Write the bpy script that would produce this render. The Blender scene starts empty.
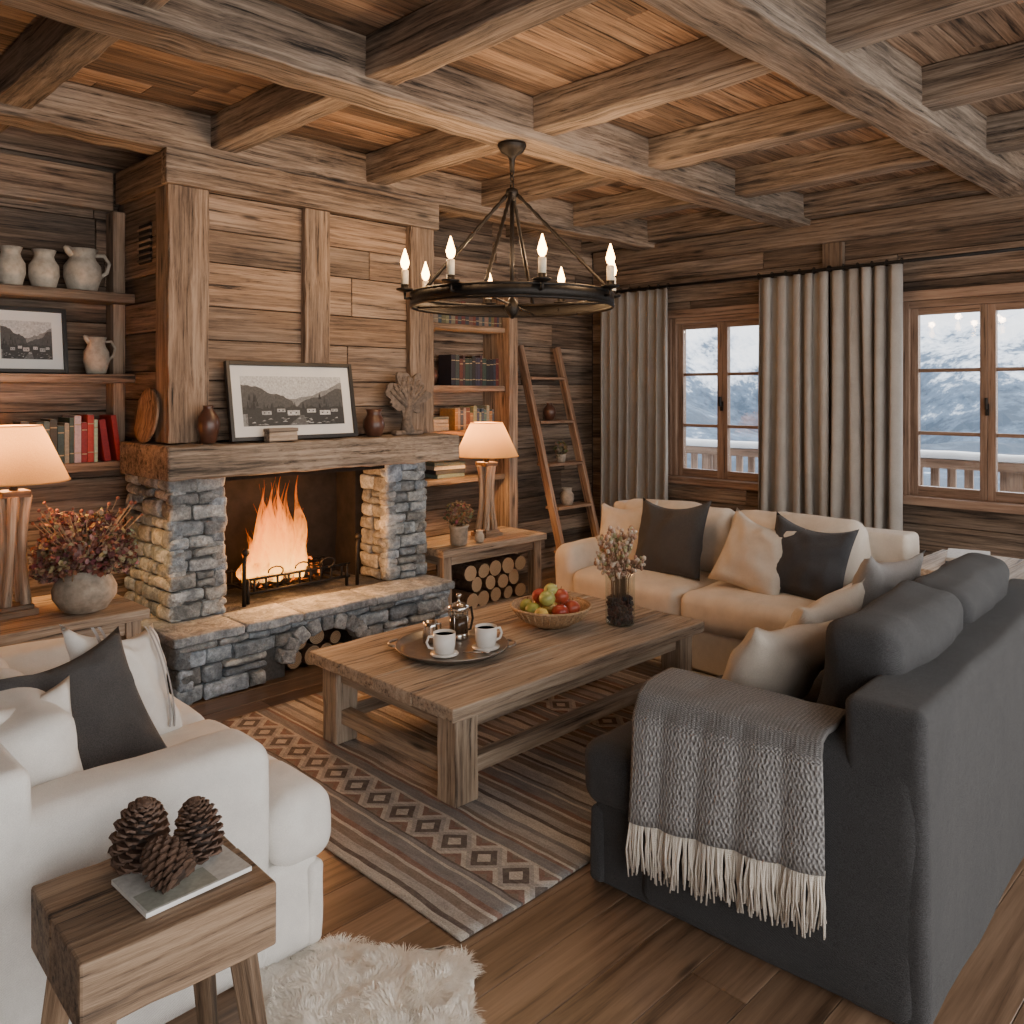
import bpy, math, random
from mathutils import Vector, Matrix, noise
R = random.Random(11)
def U(a, b): return R.uniform(a, b)
rad = math.radians

# ------------------------------------------------------------------ materials
class NT:
    def __init__(s, name):
        s.m = bpy.data.materials.new(name); s.m.use_nodes = True
        s.t = s.m.node_tree; s.b = s.t.nodes['Principled BSDF']; s.out = s.t.nodes['Material Output']
    def n(s, typ, **kw):
        nd = s.t.nodes.new(typ)
        for k, v in kw.items(): setattr(nd, k, v)
        return nd
    def l(s, a, b): s.t.links.new(a, b)
    def attr(s, name, vec=True):
        a = s.n('ShaderNodeAttribute', attribute_name=name)
        return a.outputs['Vector'] if vec else a.outputs['Fac']
    def vmul(s, v, xyz):
        k = s.n('ShaderNodeVectorMath', operation='MULTIPLY'); s.l(v, k.inputs[0]); k.inputs[1].default_value = xyz
        return k.outputs[0]
    def scale(s, v, f):
        k = s.n('ShaderNodeVectorMath', operation='SCALE'); s.l(v, k.inputs[0])
        if isinstance(f, (int, float)): k.inputs['Scale'].default_value = f
        else: s.l(f, k.inputs['Scale'])
        return k.outputs[0]
    def noise(s, v, sc, det=4, ro=.6, dist=0):
        k = s.n('ShaderNodeTexNoise'); s.l(v, k.inputs['Vector']); k.inputs['Scale'].default_value = sc
        k.inputs['Detail'].default_value = det; k.inputs['Roughness'].default_value = ro; k.inputs['Distortion'].default_value = dist
        return k.outputs['Fac']
    def vor(s, v, sc, feat='F1'):
        k = s.n('ShaderNodeTexVoronoi', feature=feat); s.l(v, k.inputs['Vector']); k.inputs['Scale'].default_value = sc
        return k.outputs['Distance']
    def mr(s, v, a, b, c, d):
        k = s.n('ShaderNodeMapRange'); s.l(v, k.inputs[0])
        for i, x in enumerate((a, b, c, d)): k.inputs[i+1].default_value = x
        return k.outputs[0]
    def math(s, op, a, b=None):
        k = s.n('ShaderNodeMath', operation=op)
        for i, x in enumerate((a, b)):
            if x is None: continue
            if isinstance(x, (int, float)): k.inputs[i].default_value = x
            else: s.l(x, k.inputs[i])
        return k.outputs[0]
    def ramp(s, f, stops, interp='LINEAR'):
        k = s.n('ShaderNodeValToRGB'); s.l(f, k.inputs[0]); e = k.color_ramp.elements
        k.color_ramp.interpolation = interp
        while len(e) < len(stops): e.new(.5)
        for i, (p, c) in enumerate(stops): e[i].position = p; e[i].color = (*c, 1)
        return k.outputs[0]
    def mix(s, f, a, b, bt='MIX'):
        k = s.n('ShaderNodeMix', data_type='RGBA', blend_type=bt)
        for i, x in ((0, f), (6, a), (7, b)):
            if isinstance(x, (int, float)): k.inputs[i].default_value = x
            elif isinstance(x, tuple): k.inputs[i].default_value = (*x, 1)
            else: s.l(x, k.inputs[i])
        return k.outputs[2]
    def bump(s, h, st, dist=.01):
        k = s.n('ShaderNodeBump'); s.l(h, k.inputs['Height']); k.inputs['Strength'].default_value = st
        k.inputs['Distance'].default_value = dist; s.l(k.outputs[0], s.b.inputs['Normal'])
    def base(s, c):
        if isinstance(c, tuple): s.b.inputs['Base Color'].default_value = (*c, 1)
        else: s.l(c, s.b.inputs['Base Color'])
    def set(s, **kw):
        for k, v in kw.items(): s.b.inputs[k.replace('_', ' ')].default_value = v
    def obj(s):
        return s.n('ShaderNodeTexCoord').outputs['Object']

def desat(c, k=.84):
    l = .3*c[0]+.55*c[1]+.15*c[2]; return tuple((l+(x-l)*k)*1.03 for x in c)
def wood(name, dk, md, lt, rough=.6, bump=.5, gray=0.0, knots=True, s=1.0, gcol=((.066, .052, .041), (.32, .265, .215)), tr=.46, ds=.88, crk=.16):
    dk, md, lt = desat(dk, ds), desat(md, ds), desat(lt, ds)
    t = NT(name); g = t.attr('gc'); tint = t.attr('tint', False)
    n1 = t.noise(t.vmul(g, (1.9*s, 48*s, 48*s)), 1, 5, .76, .2)
    n4 = t.noise(t.vmul(g, (.9, 9, 9)), 1, 2, .5, .5)
    n2 = t.noise(t.vmul(g, (.8, 3.5, 3.5)), 1, 2)
    f1 = t.math('ADD', t.math('MULTIPLY', n1, .70), t.math('MULTIPLY', n4, .30))
    c = t.ramp(f1, [(.385, dk), (.5, md), (.62, lt)])
    if gray > 0:
        c = t.mix(t.mr(n2, .38, .62, 0, gray), c, t.ramp(f1, [(.39, gcol[0]), (.61, gcol[1])]))
    crack = t.mr(n1, .32, .41, crk, 1)
    f = t.math('MULTIPLY', t.mr(tint, 0, 1, 1-tr, 1+tr), crack)
    if knots:
        kd = t.vor(t.vmul(g, (1.8, 9, 9)), 1)
        f = t.math('MULTIPLY', f, t.mr(kd, .05, .15, .22, 1))
    t.base(t.scale(c, f)); t.set(Roughness=rough)
    t.bump(n1, bump, .006)
    return t.m

def fabric(name, c1, c2, sc=500, bump=.35, rough=.95, trans=0):
    t = NT(name); o = t.obj()
    n = t.noise(o, sc, 2); w = t.noise(o, 9, 3)
    w1 = t.n('ShaderNodeTexWave', bands_direction='DIAGONAL'); t.l(o, w1.inputs[0]); w1.inputs['Scale'].default_value = sc*.35; w1.inputs['Distortion'].default_value = 2
    c = t.ramp(n, [(.35, c1), (.65, c2)])
    t.base(t.scale(c, t.mr(w, .3, .7, .90, 1.06))); t.set(Roughness=rough); t.b.inputs['Sheen Weight'].default_value = .08
    h = t.math('ADD', t.math('MULTIPLY', w, 6.0), t.math('ADD', n, w1.outputs['Fac']))
    t.bump(h, bump, .004)
    if trans:
        tr = t.n('ShaderNodeBsdfTranslucent'); tr.inputs[0].default_value = (*c2, 1)
        ms = t.n('ShaderNodeMixShader'); ms.inputs[0].default_value = trans
        t.l(t.b.outputs[0], ms.inputs[1]); t.l(tr.outputs[0], ms.inputs[2]); t.l(ms.outputs[0], t.out.inputs[0])
    return t.m

def plain(name, c, rough=.5, metal=0, bump=0, nsc=40, var=.15):
    t = NT(name); n = t.noise(t.obj(), nsc, 4)
    cc = t.n('ShaderNodeRGB'); cc.outputs[0].default_value = (*c, 1)
    t.base(t.scale(cc.outputs[0], t.mr(n, .3, .7, 1-var, 1+var))); t.set(Roughness=rough, Metallic=metal)
    if bump: t.bump(n, bump, .004)
    return t.m

def vcol(name, rough=.6, bump=.1, nsc=60, var=.2):
    t = NT(name); n = t.noise(t.obj(), nsc, 4)
    t.base(t.scale(t.attr('col'), t.mr(n, .3, .7, 1-var, 1+var))); t.set(Roughness=rough)
    t.bump(n, bump, .004)
    return t.m

def emis(name, c, st):
    t = NT(name); t.base((0, 0, 0)); t.b.inputs['Emission Color'].default_value = (*c, 1); t.b.inputs['Emission Strength'].default_value = st
    return t.m

W_WALL = wood('aged_wall_boards', (.038, .021, .011), (.145, .086, .049), (.29, .185, .115), .75, .8, .5)
W_BREAST = wood('breast_boards', (.060, .033, .018), (.21, .128, .073), (.36, .235, .145), .75, .8, .45)
W_CEIL = wood('ceiling_boards', (.065, .033, .016), (.225, .125, .065), (.38, .23, .13), .7, .6, .25)
W_BEAM = wood('hewn_beam_wood', (.045, .028, .017), (.19, .125, .078), (.38, .275, .188), .8, 1.0, .6)
W_POST = wood('post_wood', (.065, .037, .021), (.215, .134, .079), (.37, .25, .16), .75, .9, .4)
W_FLOOR = wood('oak_floor', (.095, .052, .027), (.165, .097, .055), (.235, .145, .086), .32, .10, .08, True, .6, tr=.20, ds=.95, crk=.7)
W_TABLE = wood('rustic_oak', (.15, .10, .064), (.34, .245, .162), (.51, .395, .28), .7, .6, .45, gcol=((.20, .16, .13), (.50, .43, .35)), tr=.2, ds=.9)
W_MANTEL = wood('mantel_oak', (.06, .045, .033), (.23, .17, .12), (.42, .33, .245), .8, 1.0, .55)
W_BLOCK = wood('old_block_wood', (.05, .029, .016), (.185, .115, .068), (.31, .208, .13), .65, .8, .3, gcol=((.09, .072, .055), (.27, .22, .17)), ds=1)
W_WIN = wood('window_wood', (.13, .07, .04), (.25, .145, .09), (.34, .215, .14), .5, .2, 0, False, tr=.15)
W_LADDER = wood('ladder_wood', (.12, .058, .03), (.28, .155, .088), (.38, .235, .14), .6, .4, 0, tr=.15)
DARK = plain('dark_gap', (.008, .006, .004), .9)
F_CREAM = fabric('cream_linen', (.64, .56, .47), (.76, .685, .59))
F_WHITE = fabric('white_linen', (.73, .71, .67), (.85, .83, .79))
F_CHAR = fabric('charcoal_weave', (.018, .018, .020), (.062, .062, .065), 420, .5)
F_DGREY = fabric('dark_grey_cushion', (.03, .029, .030), (.078, .074, .074), 420)
F_NAVY = fabric('slate_cushion', (.025, .026, .030), (.055, .056, .062), 420)
F_BEIGE = fabric('beige_cushion', (.50, .44, .37), (.62, .55, .47))
F_MID = fabric('mid_grey_cushion', (.26, .25, .245), (.36, .345, .335), 420)
F_CURT = fabric('curtain_linen', (.36, .33, .295), (.48, .445, .405), 300, .25, .95, .15)
IRON = plain('wrought_iron', (.030, .026, .023), .5, .8, .3, 60)
IRONB = plain('blackened_iron', (.018, .016, .014), .6, .5, .2, 60)
STEEL = plain('polished_steel', (.62, .60, .57), .18, 1.0, 0, 20, .05)
PEWTER = plain('pewter_tray', (.32, .29, .26), .35, .9, .1, 30)
CERA = plain('white_ceramic', (.82, .80, .76), .25, 0, 0, 20, .04)
CLAY = plain('grey_stoneware', (.32, .28, .23), .7, 0, .3, 30, .3)
CLAYL = plain('cream_stoneware', (.44, .39, .32), .65, 0, .3, 26, .25)
CARVED = plain('carved_grey_stone', (.15, .115, .09), .85, 0, .8, 45, .45)
BROWNC = plain('brown_glazed', (.075, .032, .02), .3, 0, .2, 20, .4)
CANDLE = plain('candle_wax', (.75, .66, .50), .5)
COFFEE = plain('coffee', (.05, .02, .01), .1)
COFG = plain('dark_coffee_glass', (.06, .035, .02), .06)
VC = vcol('painted_bits', .6, .1)
PRINT = vcol('photo_print', .5, 0, 90, .35)
VSTEM = vcol('dried_stems', .85, .1)
SOOT = plain('soot_stone', (.010, .008, .007), .95, 0, .9, 9, .8)
MORTAR = plain('mortar', (.10, .10, .097), .95, 0, .6, 60, .3)
BARK = plain('log_bark', (.11, .065, .04), .9, 0, .9, 30, .5)
SNOW = plain('snow', (.85, .88, .93), .6, 0, .2, 6, .04)
SHEEPW = plain('sheep_wool', (.88, .83, .75), .95, 0, .1, 60, .08)
CONEM = vcol('pinecone_scale', .7, .3, 120, .35)
BLACKF = plain('black_frame', (.015, .013, .012), .35)
MATTE = plain('paper_mat', (.76, .75, .72), .8, 0, 0, 10, .02)

t = NT('fieldstone'); g = t.attr('gc'); n = t.noise(g, 9, 6, .7, .4); n2 = t.noise(g, 45, 4, .7)
c = t.ramp(n, [(.3, (.12, .145, .165)), (.5, (.30, .335, .36)), (.7, (.56, .59, .60))])
c = t.mix(.9, c, t.attr('col'), 'MULTIPLY'); t.base(t.scale(c, t.mr(n2, .3, .7, .6, 1.35))); t.set(Roughness=.85)
t.bump(t.math('ADD', n, t.math('MULTIPLY', n2, .6)), 1.0, .02); STONE = t.m

t = NT('log_end'); g = t.attr('gc'); ln = t.n('ShaderNodeVectorMath', operation='LENGTH'); t.l(g, ln.inputs[0])
n = t.noise(t.obj(), 30, 4); sn = t.math('SINE', t.math('ADD', t.math('MULTIPLY', ln.outputs['Value'], 700), t.math('MULTIPLY', n, 6)))
t.base(t.ramp(t.mr(sn, -1, 1, 0, 1), [(0, (.34, .23, .13)), (1, (.60, .45, .29))])); t.set(Roughness=.85); LOGEND = t.m

def clear(name, gf, tint):
    t = NT(name); tr = t.n('ShaderNodeBsdfTransparent'); tr.inputs[0].default_value = (*tint, 1); gl = t.n('ShaderNodeBsdfGlossy'); gl.inputs['Roughness'].default_value = .03
    ms = t.n('ShaderNodeMixShader'); ms.inputs[0].default_value = gf
    t.l(tr.outputs[0], ms.inputs[1]); t.l(gl.outputs[0], ms.inputs[2]); t.l(ms.outputs[0], t.out.inputs[0]); return t.m
PANE = clear('window_glass', .04, (1, 1, 1)); VGLASS = clear('vase_glass', .16, (.88, .93, .93))

t = NT('lamp_shade_linen'); o = t.obj(); n = t.noise(o, 260, 2)
di = t.n('ShaderNodeBsdfDiffuse'); tl = t.n('ShaderNodeBsdfTranslucent'); cc = t.ramp(n, [(.3, (.56, .34, .14)), (.7, (.68, .44, .20))])
t.l(cc, di.inputs[0]); t.l(cc, tl.inputs[0]); ms = t.n('ShaderNodeMixShader'); ms.inputs[0].default_value = .30
t.l(di.outputs[0], ms.inputs[1]); t.l(tl.outputs[0], ms.inputs[2]); t.l(ms.outputs[0], t.out.inputs[0]); SHADE = t.m

t = NT('flame'); ti = t.attr('tint', False); n = t.noise(t.vmul(t.attr('gc'), (1, 1, .45)), 16, 3, .6, 1.2)
em = t.n('ShaderNodeEmission'); t.l(t.ramp(ti, [(0, (1, .46, .08)), (.3, (1, .30, .03)), (1, (1, .13, .006))]), em.inputs[0])
t.l(t.mr(ti, 0, 1, 5.0, 2.2), em.inputs[1]); tr = t.n('ShaderNodeBsdfTransparent'); ms = t.n('ShaderNodeMixShader')
a = t.math('MULTIPLY', t.mr(n, .36, .60, .03, .55), t.mr(ti, .3, 1, 1, .15)); t.l(a, ms.inputs[0])
t.l(tr.outputs[0], ms.inputs[1]); t.l(em.outputs[0], ms.inputs[2]); t.l(ms.outputs[0], t.out.inputs[0]); FLAME = t.m
t = NT('embers'); n = t.noise(t.obj(), 30, 4); t.base((.02, .014, .01)); t.l(t.ramp(n, [(.54, (0, 0, 0)), (.68, (1, .20, .02))]), t.b.inputs['Emission Color']); t.b.inputs['Emission Strength'].default_value = 3; EMBER = t.m
BULB = emis('flame_bulb', (1, .52, .17), 30)
BULBL = emis('lamp_bulb', (1, .62, .3), 20)

# flat-woven striped kilim: stripes across the short side, with two diamond borders
t = NT('rug_kilim'); o = t.obj(); sp = t.n('ShaderNodeSeparateXYZ'); t.l(o, sp.inputs[0]); X = sp.outputs[0]; Y = sp.outputs[1]
wob = t.math('MULTIPLY', t.math('SUBTRACT', t.noise(o, 4, 2), .5), .03)
Xw = t.math('ADD', t.math('ADD', X, 1.27), wob)
CRM, BRN, DKB, GRY, LGR, RST = (.50, .455, .395), (.20, .155, .125), (.085, .065, .057), (.20, .195, .195), (.36, .335, .31), (.21, .115, .09)
seq = [CRM, DKB, LGR, BRN, CRM, RST, GRY, CRM, GRY, DKB, LGR, CRM, BRN, LGR, DKB, CRM, GRY, RST, CRM, BRN, LGR, GRY]
wd = [3, 1.2, 2.4, 2.2, .9, 1.6, 3, .8, 1.2, .8, 3.2, 1, 2.6, .9, 1.1, 2.2, 2.8, .9, .7, 1.4, 2.6, 1.6]
tot = sum(wd); acc = 0; st = []
for c_, w_ in zip(seq, wd): st.append((acc/tot, c_)); acc += w_
A = t.ramp(t.math('FRACT', t.math('DIVIDE', Xw, .62)), st, 'CONSTANT')
zz = t.math('PINGPONG', Y, .075); xx = t.math('ABSOLUTE', t.math('SUBTRACT', t.math('PINGPONG', t.math('ADD', Xw, -.36), .62), 0.0))
dd = t.math('ADD', zz, xx)
Bm = t.ramp(t.mr(dd, 0, .17, 0, 1), [(0, CRM), (.18, DKB), (.36, LGR), (.5, CRM), (.64, RST), (.8, BRN)], 'CONSTANT')
cc = t.mix(t.mr(xx, .085, .087, 1, 0), A, Bm)
cc = t.mix(t.mr(t.noise(o, 30, 4, .7), .3, .7, .0, .38), cc, (.27, .24, .21))
n = t.noise(o, 180, 3); n2 = t.noise(t.vmul(o, (70, 9, 1)), 1, 3)
t.base(t.scale(cc, t.math('MULTIPLY', t.mr(n, .3, .7, .75, 1.25), t.mr(n2, .3, .7, .8, 1.2)))); t.set(Roughness=.95)
t.bump(t.math('ADD', n, n2), .8, .008); RUG = t.m

t = NT('knit_wool'); g = t.attr('gc'); sp = t.n('ShaderNodeSeparateXYZ'); t.l(g, sp.inputs[0])
a_ = t.math('SINE', t.math('MULTIPLY', sp.outputs[0], 460))
b_ = t.math('SINE', t.math('MULTIPLY', t.math('ADD', sp.outputs[1], t.math('MULTIPLY', a_, .0012)), 500)); nn = t.noise(g, 130, 3, .7)
h = t.math('ADD', t.math('MULTIPLY', t.math('MULTIPLY', a_, b_), .24), nn)
t.base(t.ramp(h, [(.22, (.15, .147, .15)), (.5, (.30, .295, .295)), (.8, (.50, .49, .48))])); t.set(Roughness=.95); t.bump(h, 1.0, .012); KNIT = t.m
FRINGE = fabric('fringe_wool', (.62, .56, .48), (.74, .68, .60), 300)

t = NT('mountain_snow'); ge = t.n('ShaderNodeNewGeometry'); sp = t.n('ShaderNodeSeparateXYZ'); t.l(ge.outputs['Position'], sp.inputs[0])
n = t.noise(ge.outputs['Position'], .03, 8, .72); n2 = t.noise(ge.outputs['Position'], .22, 4, .6)
f = t.math('ADD', t.mr(sp.outputs[2], -30, 75, -.24, .28), t.math('ADD', n, t.math('MULTIPLY', n2, .3)))
t.base(t.ramp(f, [(.46, (.045, .075, .12)), (.61, (.12, .18, .27)), (.69, (.60, .68, .80)), (.80, (.88, .92, .98))])); t.set(Roughness=.9); MOUNT = t.m  # bluish ramp puts distance haze into the snow and forest colours

# ------------------------------------------------------------------ mesh builder
class MB:
    def __init__(s, name):
        s.name = name; s.v = []; s.f = []; s.mi = []; s.sm = []; s.gc = []; s.ti = []; s.co = []; s.mats = []; s.M = Matrix.Identity(4)
    def add(s, vs, fs, mat, smooth=False, gcs=None, tint=None, col=(1, 1, 1)):
        if mat not in s.mats: s.mats.append(mat)
        k = s.mats.index(mat); b = len(s.v)
        off = Vector((U(0, 50), U(0, 50), U(0, 50)))
        if tint is None: tint = U(0, 1)
        for i, p in enumerate(vs):
            p = Vector(p); s.v.append(s.M @ p); s.gc.append(Vector(gcs[i]) if gcs else p+off)
            s.ti.append(tint[i] if isinstance(tint, list) else tint); s.co.append(col)
        for f in fs:
            s.f.append([b+i for i in f]); s.mi.append(k); s.sm.append(smooth)
    def box(s, mat, x0, x1, y0, y1, z0, z1, tint=None, jit=0, seg=1, rot=None, col=(1, 1, 1), axis=None):
        lo = Vector((x0, y0, z0)); hi = Vector((x1, y1, z1)); c = (lo+hi)/2; h = (hi-lo)/2
        a = axis if axis is not None else max(range(3), key=lambda i: h[i]); b_, c_ = (a+1) % 3, (a+2) % 3
        vs = []; gs = []; off = Vector((U(0, 50), U(0, 50), U(0, 50)))
        for i in range(seg+1):
            tt = -h[a]+2*h[a]*i/seg
            for sb, sc in ((-1, -1), (1, -1), (1, 1), (-1, 1)):
                p = Vector((0, 0, 0)); p[a] = tt; p[b_] = sb*h[b_]+(U(-jit, jit) if jit else 0); p[c_] = sc*h[c_]+(U(-jit, jit) if jit else 0)
                gs.append(Vector((p[a], p[b_], p[c_]))+off)
                vs.append((rot @ p if rot else p)+c)
        fs = [(3, 2, 1, 0), tuple(seg*4+j for j in range(4))]
        for i in range(seg):
            for j in range(4):
                fs.append((i*4+j, i*4+(j+1) % 4, (i+1)*4+(j+1) % 4, (i+1)*4+j))
        s.add(vs, fs, mat, False, gs, tint, col)
    def rbox(s, mat, x0, x1, y0, y1, z0, z1, r=.05, k=3, m=4, puff=(0, 0, 0), wr=0, wf=5, rot=None, tint=None, col=(1, 1, 1)):
        lo = Vector((x0, y0, z0)); hi = Vector((x1, y1, z1)); c = (lo+hi)/2; h = (hi-lo)/2; r = min(r, *(h*.98))
        P = []
        for a in range(3):
            inn = h[a]-r; e = [inn+r*math.tan(rad(45*j/k)) for j in range(1, k+1)]
            mid = [-inn+2*inn*j/m for j in range(m+1)]
            P.append([-x for x in reversed(e)]+mid+e)
        N = len(P[0])-1; idx = {}; vs = []
        so = Vector((U(0, 99), U(0, 99), U(0, 99)))
        def V(i, j, l):
            key = (i, j, l)
            if key in idx: return idx[key]
            p = Vector((P[0][i], P[1][j], P[2][l])); q = Vector([max(-(h[a]-r), min(h[a]-r, p[a])) for a in range(3)])
            d = p-q
            if d.length > 1e-9: p = q+d.normalized()*r
            u = [p[a]/h[a] for a in range(3)]
            for a in range(3):
                if puff[a]:
                    b_, c_ = (a+1) % 3, (a+2) % 3
                    p[a] += puff[a]*u[a]*max(0, 1-u[b_]**2)*max(0, 1-u[c_]**2)
            if wr: p += noise.noise_vector(p*wf+so)*wr
            if rot: p = rot @ p
            idx[key] = len(vs); vs.append(p+c); return idx[key]
        fs = []
        for i in range(N):
            for j in range(N):
                for e in (0, N):
                    fs.append([V(i, j, e), V(i+1, j, e), V(i+1, j+1, e), V(i, j+1, e)])
                    fs.append([V(i, e, j), V(i+1, e, j), V(i+1, e, j+1), V(i, e, j+1)])
                    fs.append([V(e, i, j), V(e, i+1, j), V(e, i+1, j+1), V(e, i, j+1)])
        s.add(vs, fs, mat, True, None, tint, col)
    def lathe(s, mat, prof, c=(0, 0, 0), n=24, cap=True, smooth=True, col=(1, 1, 1), sq=1.0, tint=None, wob=0):
        vs = []; fs = []; c = Vector(c); so = U(0, 99)
        for (r_, z) in prof:
            for i in range(n):
                a = 2*math.pi*i/n; rr = r_*(1+(wob*noise.noise(Vector((math.cos(a)*1.5, math.sin(a)*1.5, z*12+so))) if wob else 0))
                vs.append(c+Vector((rr*math.cos(a), rr*math.sin(a)*sq, z)))
        for k in range(len(prof)-1):
            for i in range(n): fs.append((k*n+i, k*n+(i+1) % n, (k+1)*n+(i+1) % n, (k+1)*n+i))
        if cap:
            fs.append(tuple(reversed(range(n)))); fs.append(tuple((len(prof)-1)*n+i for i in range(n)))
        s.add(vs, fs, mat, smooth, None, tint, col)
    def tube(s, mat, pts, r, n=6, smooth=True, col=(1, 1, 1), tint=None, caps=True, endmat=None, gz=False):
        pts = [Vector(p) for p in pts]; L = len(pts); rs = r if isinstance(r, list) else [r]*L; vs = []; fs = []
        tl = []; gl = []; run = 0; off = U(0, 50)
        d0 = (pts[1]-pts[0]).normalized(); up = Vector((0, 0, 1)) if abs(d0.z) < .9 else Vector((1, 0, 0))
        for k, p in enumerate(pts):
            d = (pts[min(k+1, L-1)]-pts[max(k-1, 0)]).normalized()
            x = d.cross(up).normalized(); y = x.cross(d).normalized(); up = y
            if k: run += (p-pts[k-1]).length
            for i in range(n):
                a = 2*math.pi*i/n; vs.append(p+(x*math.cos(a)+y*math.sin(a))*rs[k]); tl.append(k/(L-1))
                gl.append((run+off, math.cos(a)*rs[k]+off, math.sin(a)*rs[k]))
        for k in range(L-1):
            for i in range(n): fs.append((k*n+i, k*n+(i+1) % n, (k+1)*n+(i+1) % n, (k+1)*n+i))
        if caps and not endmat: fs.append(tuple(reversed(range(n)))); fs.append(tuple((L-1)*n+i for i in range(n)))
        s.add(vs, fs, mat, smooth, None if gz else gl, tl if tint == 'param' else tint, col)
        if endmat:
            for e in (0, L-1):
                s.add([pts[e]]+vs[e*n:(e+1)*n], [(0, 1+i, 1+(i+1) % n) for i in range(n)], endmat, False, [Vector((0, 0, 0))]+[q-pts[e] for q in vs[e*n:(e+1)*n]])
    def ball(s, mat, c, r, sc=(1, 1, 1), n=14, col=(1, 1, 1), wr=0):
        vs = []; fs = []; c = Vector(c); m = n//2; so = Vector((U(0, 99),)*3)
        for j in range(m+1):
            ph = math.pi*j/m; ph = max(.02, min(math.pi-.02, ph))
            for i in range(n):
                a = 2*math.pi*i/n; p = Vector((math.sin(ph)*math.cos(a)*sc[0], math.sin(ph)*math.sin(a)*sc[1], -math.cos(ph)*sc[2]))*r
                if wr: p *= 1+wr*noise.noise(p*(2/r)+so)
                vs.append(c+p)
        for j in range(m):
            for i in range(n): fs.append((j*n+i, j*n+(i+1) % n, (j+1)*n+(i+1) % n, (j+1)*n+i))
        fs.append(tuple(reversed(range(n)))); fs.append(tuple(m*n+i for i in range(n)))
        s.add(vs, fs, mat, True, None, None, col)
    def grid(s, mat, fn, nu, nv, smooth=True, col=(1, 1, 1), gsc=None):
        vs = []; fs = []; gs = []
        for i in range(nu+1):
            for j in range(nv+1):
                vs.append(Vector(fn(i/nu, j/nv)));
                if gsc: gs.append((i/nu*gsc[0], j/nv*gsc[1], 0))
        for i in range(nu):
            for j in range(nv):
                a = i*(nv+1)+j; fs.append((a, a+1, a+nv+2, a+nv+1))
        s.add(vs, fs, mat, smooth, gs or None, None, col)
    def done(s, bevel=0, seg=2, solid=0, sub=0, parent=None):
        me = bpy.data.meshes.new(s.name)
        lo = Vector([min(p[i] for p in s.v) for i in range(3)]); hi = Vector([max(p[i] for p in s.v) for i in range(3)])
        o = Vector(((lo.x+hi.x)/2, (lo.y+hi.y)/2, lo.z)); po = parent.location if parent else Vector((0, 0, 0))
        me.from_pydata([p-o for p in s.v], [], s.f)
        for m in s.mats: me.materials.append(m)
        me.polygons.foreach_set('material_index', s.mi); me.polygons.foreach_set('use_smooth', s.sm)
        a = me.attributes.new('gc', 'FLOAT_VECTOR', 'POINT'); a.data.foreach_set('vector', [x for g in s.gc for x in g])
        a = me.attributes.new('tint', 'FLOAT', 'POINT'); a.data.foreach_set('value', s.ti)
        a = me.attributes.new('col', 'FLOAT_VECTOR', 'POINT'); a.data.foreach_set('vector', [x for g in s.co for x in g])
        import bmesh
        bm = bmesh.new(); bm.from_mesh(me); bmesh.ops.recalc_face_normals(bm, faces=bm.faces[:]); bm.to_mesh(me); bm.free()
        me.update(); ob = bpy.data.objects.new(s.name, me); ob.location = o-po; bpy.context.collection.objects.link(ob)
        if parent: ob.parent = parent
        if bevel:
            b = ob.modifiers.new('bev', 'BEVEL'); b.width = bevel; b.segments = seg; b.limit_method = 'ANGLE'; b.angle_limit = rad(45)
        if solid:
            b = ob.modifiers.new('sol', 'SOLIDIFY'); b.thickness = solid; b.offset = 0
        return ob

def T(x, y, z): return Matrix.Translation((x, y, z))
def Rz(a): return Matrix.Rotation(rad(a), 4, 'Z')
def Rx(a): return Matrix.Rotation(rad(a), 4, 'X')
def Ry(a): return Matrix.Rotation(rad(a), 4, 'Y')

# ------------------------------------------------------------------ room shell
WX, WY, ZC = 6.3, 5.2, 3.12
X0, Y0 = -1.6, -1.6

def board_run(mb, mat, u0, u1, z0, z1, rows, place, lmin=1.4, lmax=3.2, gap=.005):
    ws = [U(.72, 1.28) for _ in range(rows)]; k_ = (z1-z0)/sum(ws); z = z0
    for w_ in ws:
        hh = w_*k_; u = u0-U(0, .8)
        while u < u1:
            e = u+U(lmin, lmax); a = max(u, u0); b = min(e, u1)
            if b-a > .05: place(a+gap/2, b-gap/2, z+gap/2, z+hh-gap/2)
            u = e
        z += hh

mb = MB('floor'); mb.box(DARK, X0, WX+.1, Y0, WY+.1, -.08, -.026)
y = Y0
while y < WY+.05:
    u = X0-U(0, 1.5)
    while u < WX+.1:
        e = u+U(1.6, 3); a, b = max(u, X0), min(e, WX+.1)
        if b-a > .03: mb.box(W_FLOOR, a+.001, b-.001, y+.001, min(y+.17, WY+.1)-.001, -.03, 0, axis=0)
        u = e
    y += .17
mb.done(.0015, 1)

mb = MB('ceiling'); mb.box(DARK, X0, WX+.1, Y0, WY+.1, ZC+.025, ZC+.1)
y = Y0
while y < WY+.05:
    u = X0-U(0, 1.5); w_ = U(.12, .18)
    while u < WX+.1:
        e = u+U(1.5, 3); a, b = max(u, X0), min(e, WX+.1)
        if b-a > .03: mb.box(W_CEIL, a+.001, b-.001, y+.002, min(y+w_, WY+.1)-.002, ZC, ZC+.025, axis=0)
        u = e
    y += w_
mb.done(.002, 1)

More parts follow.
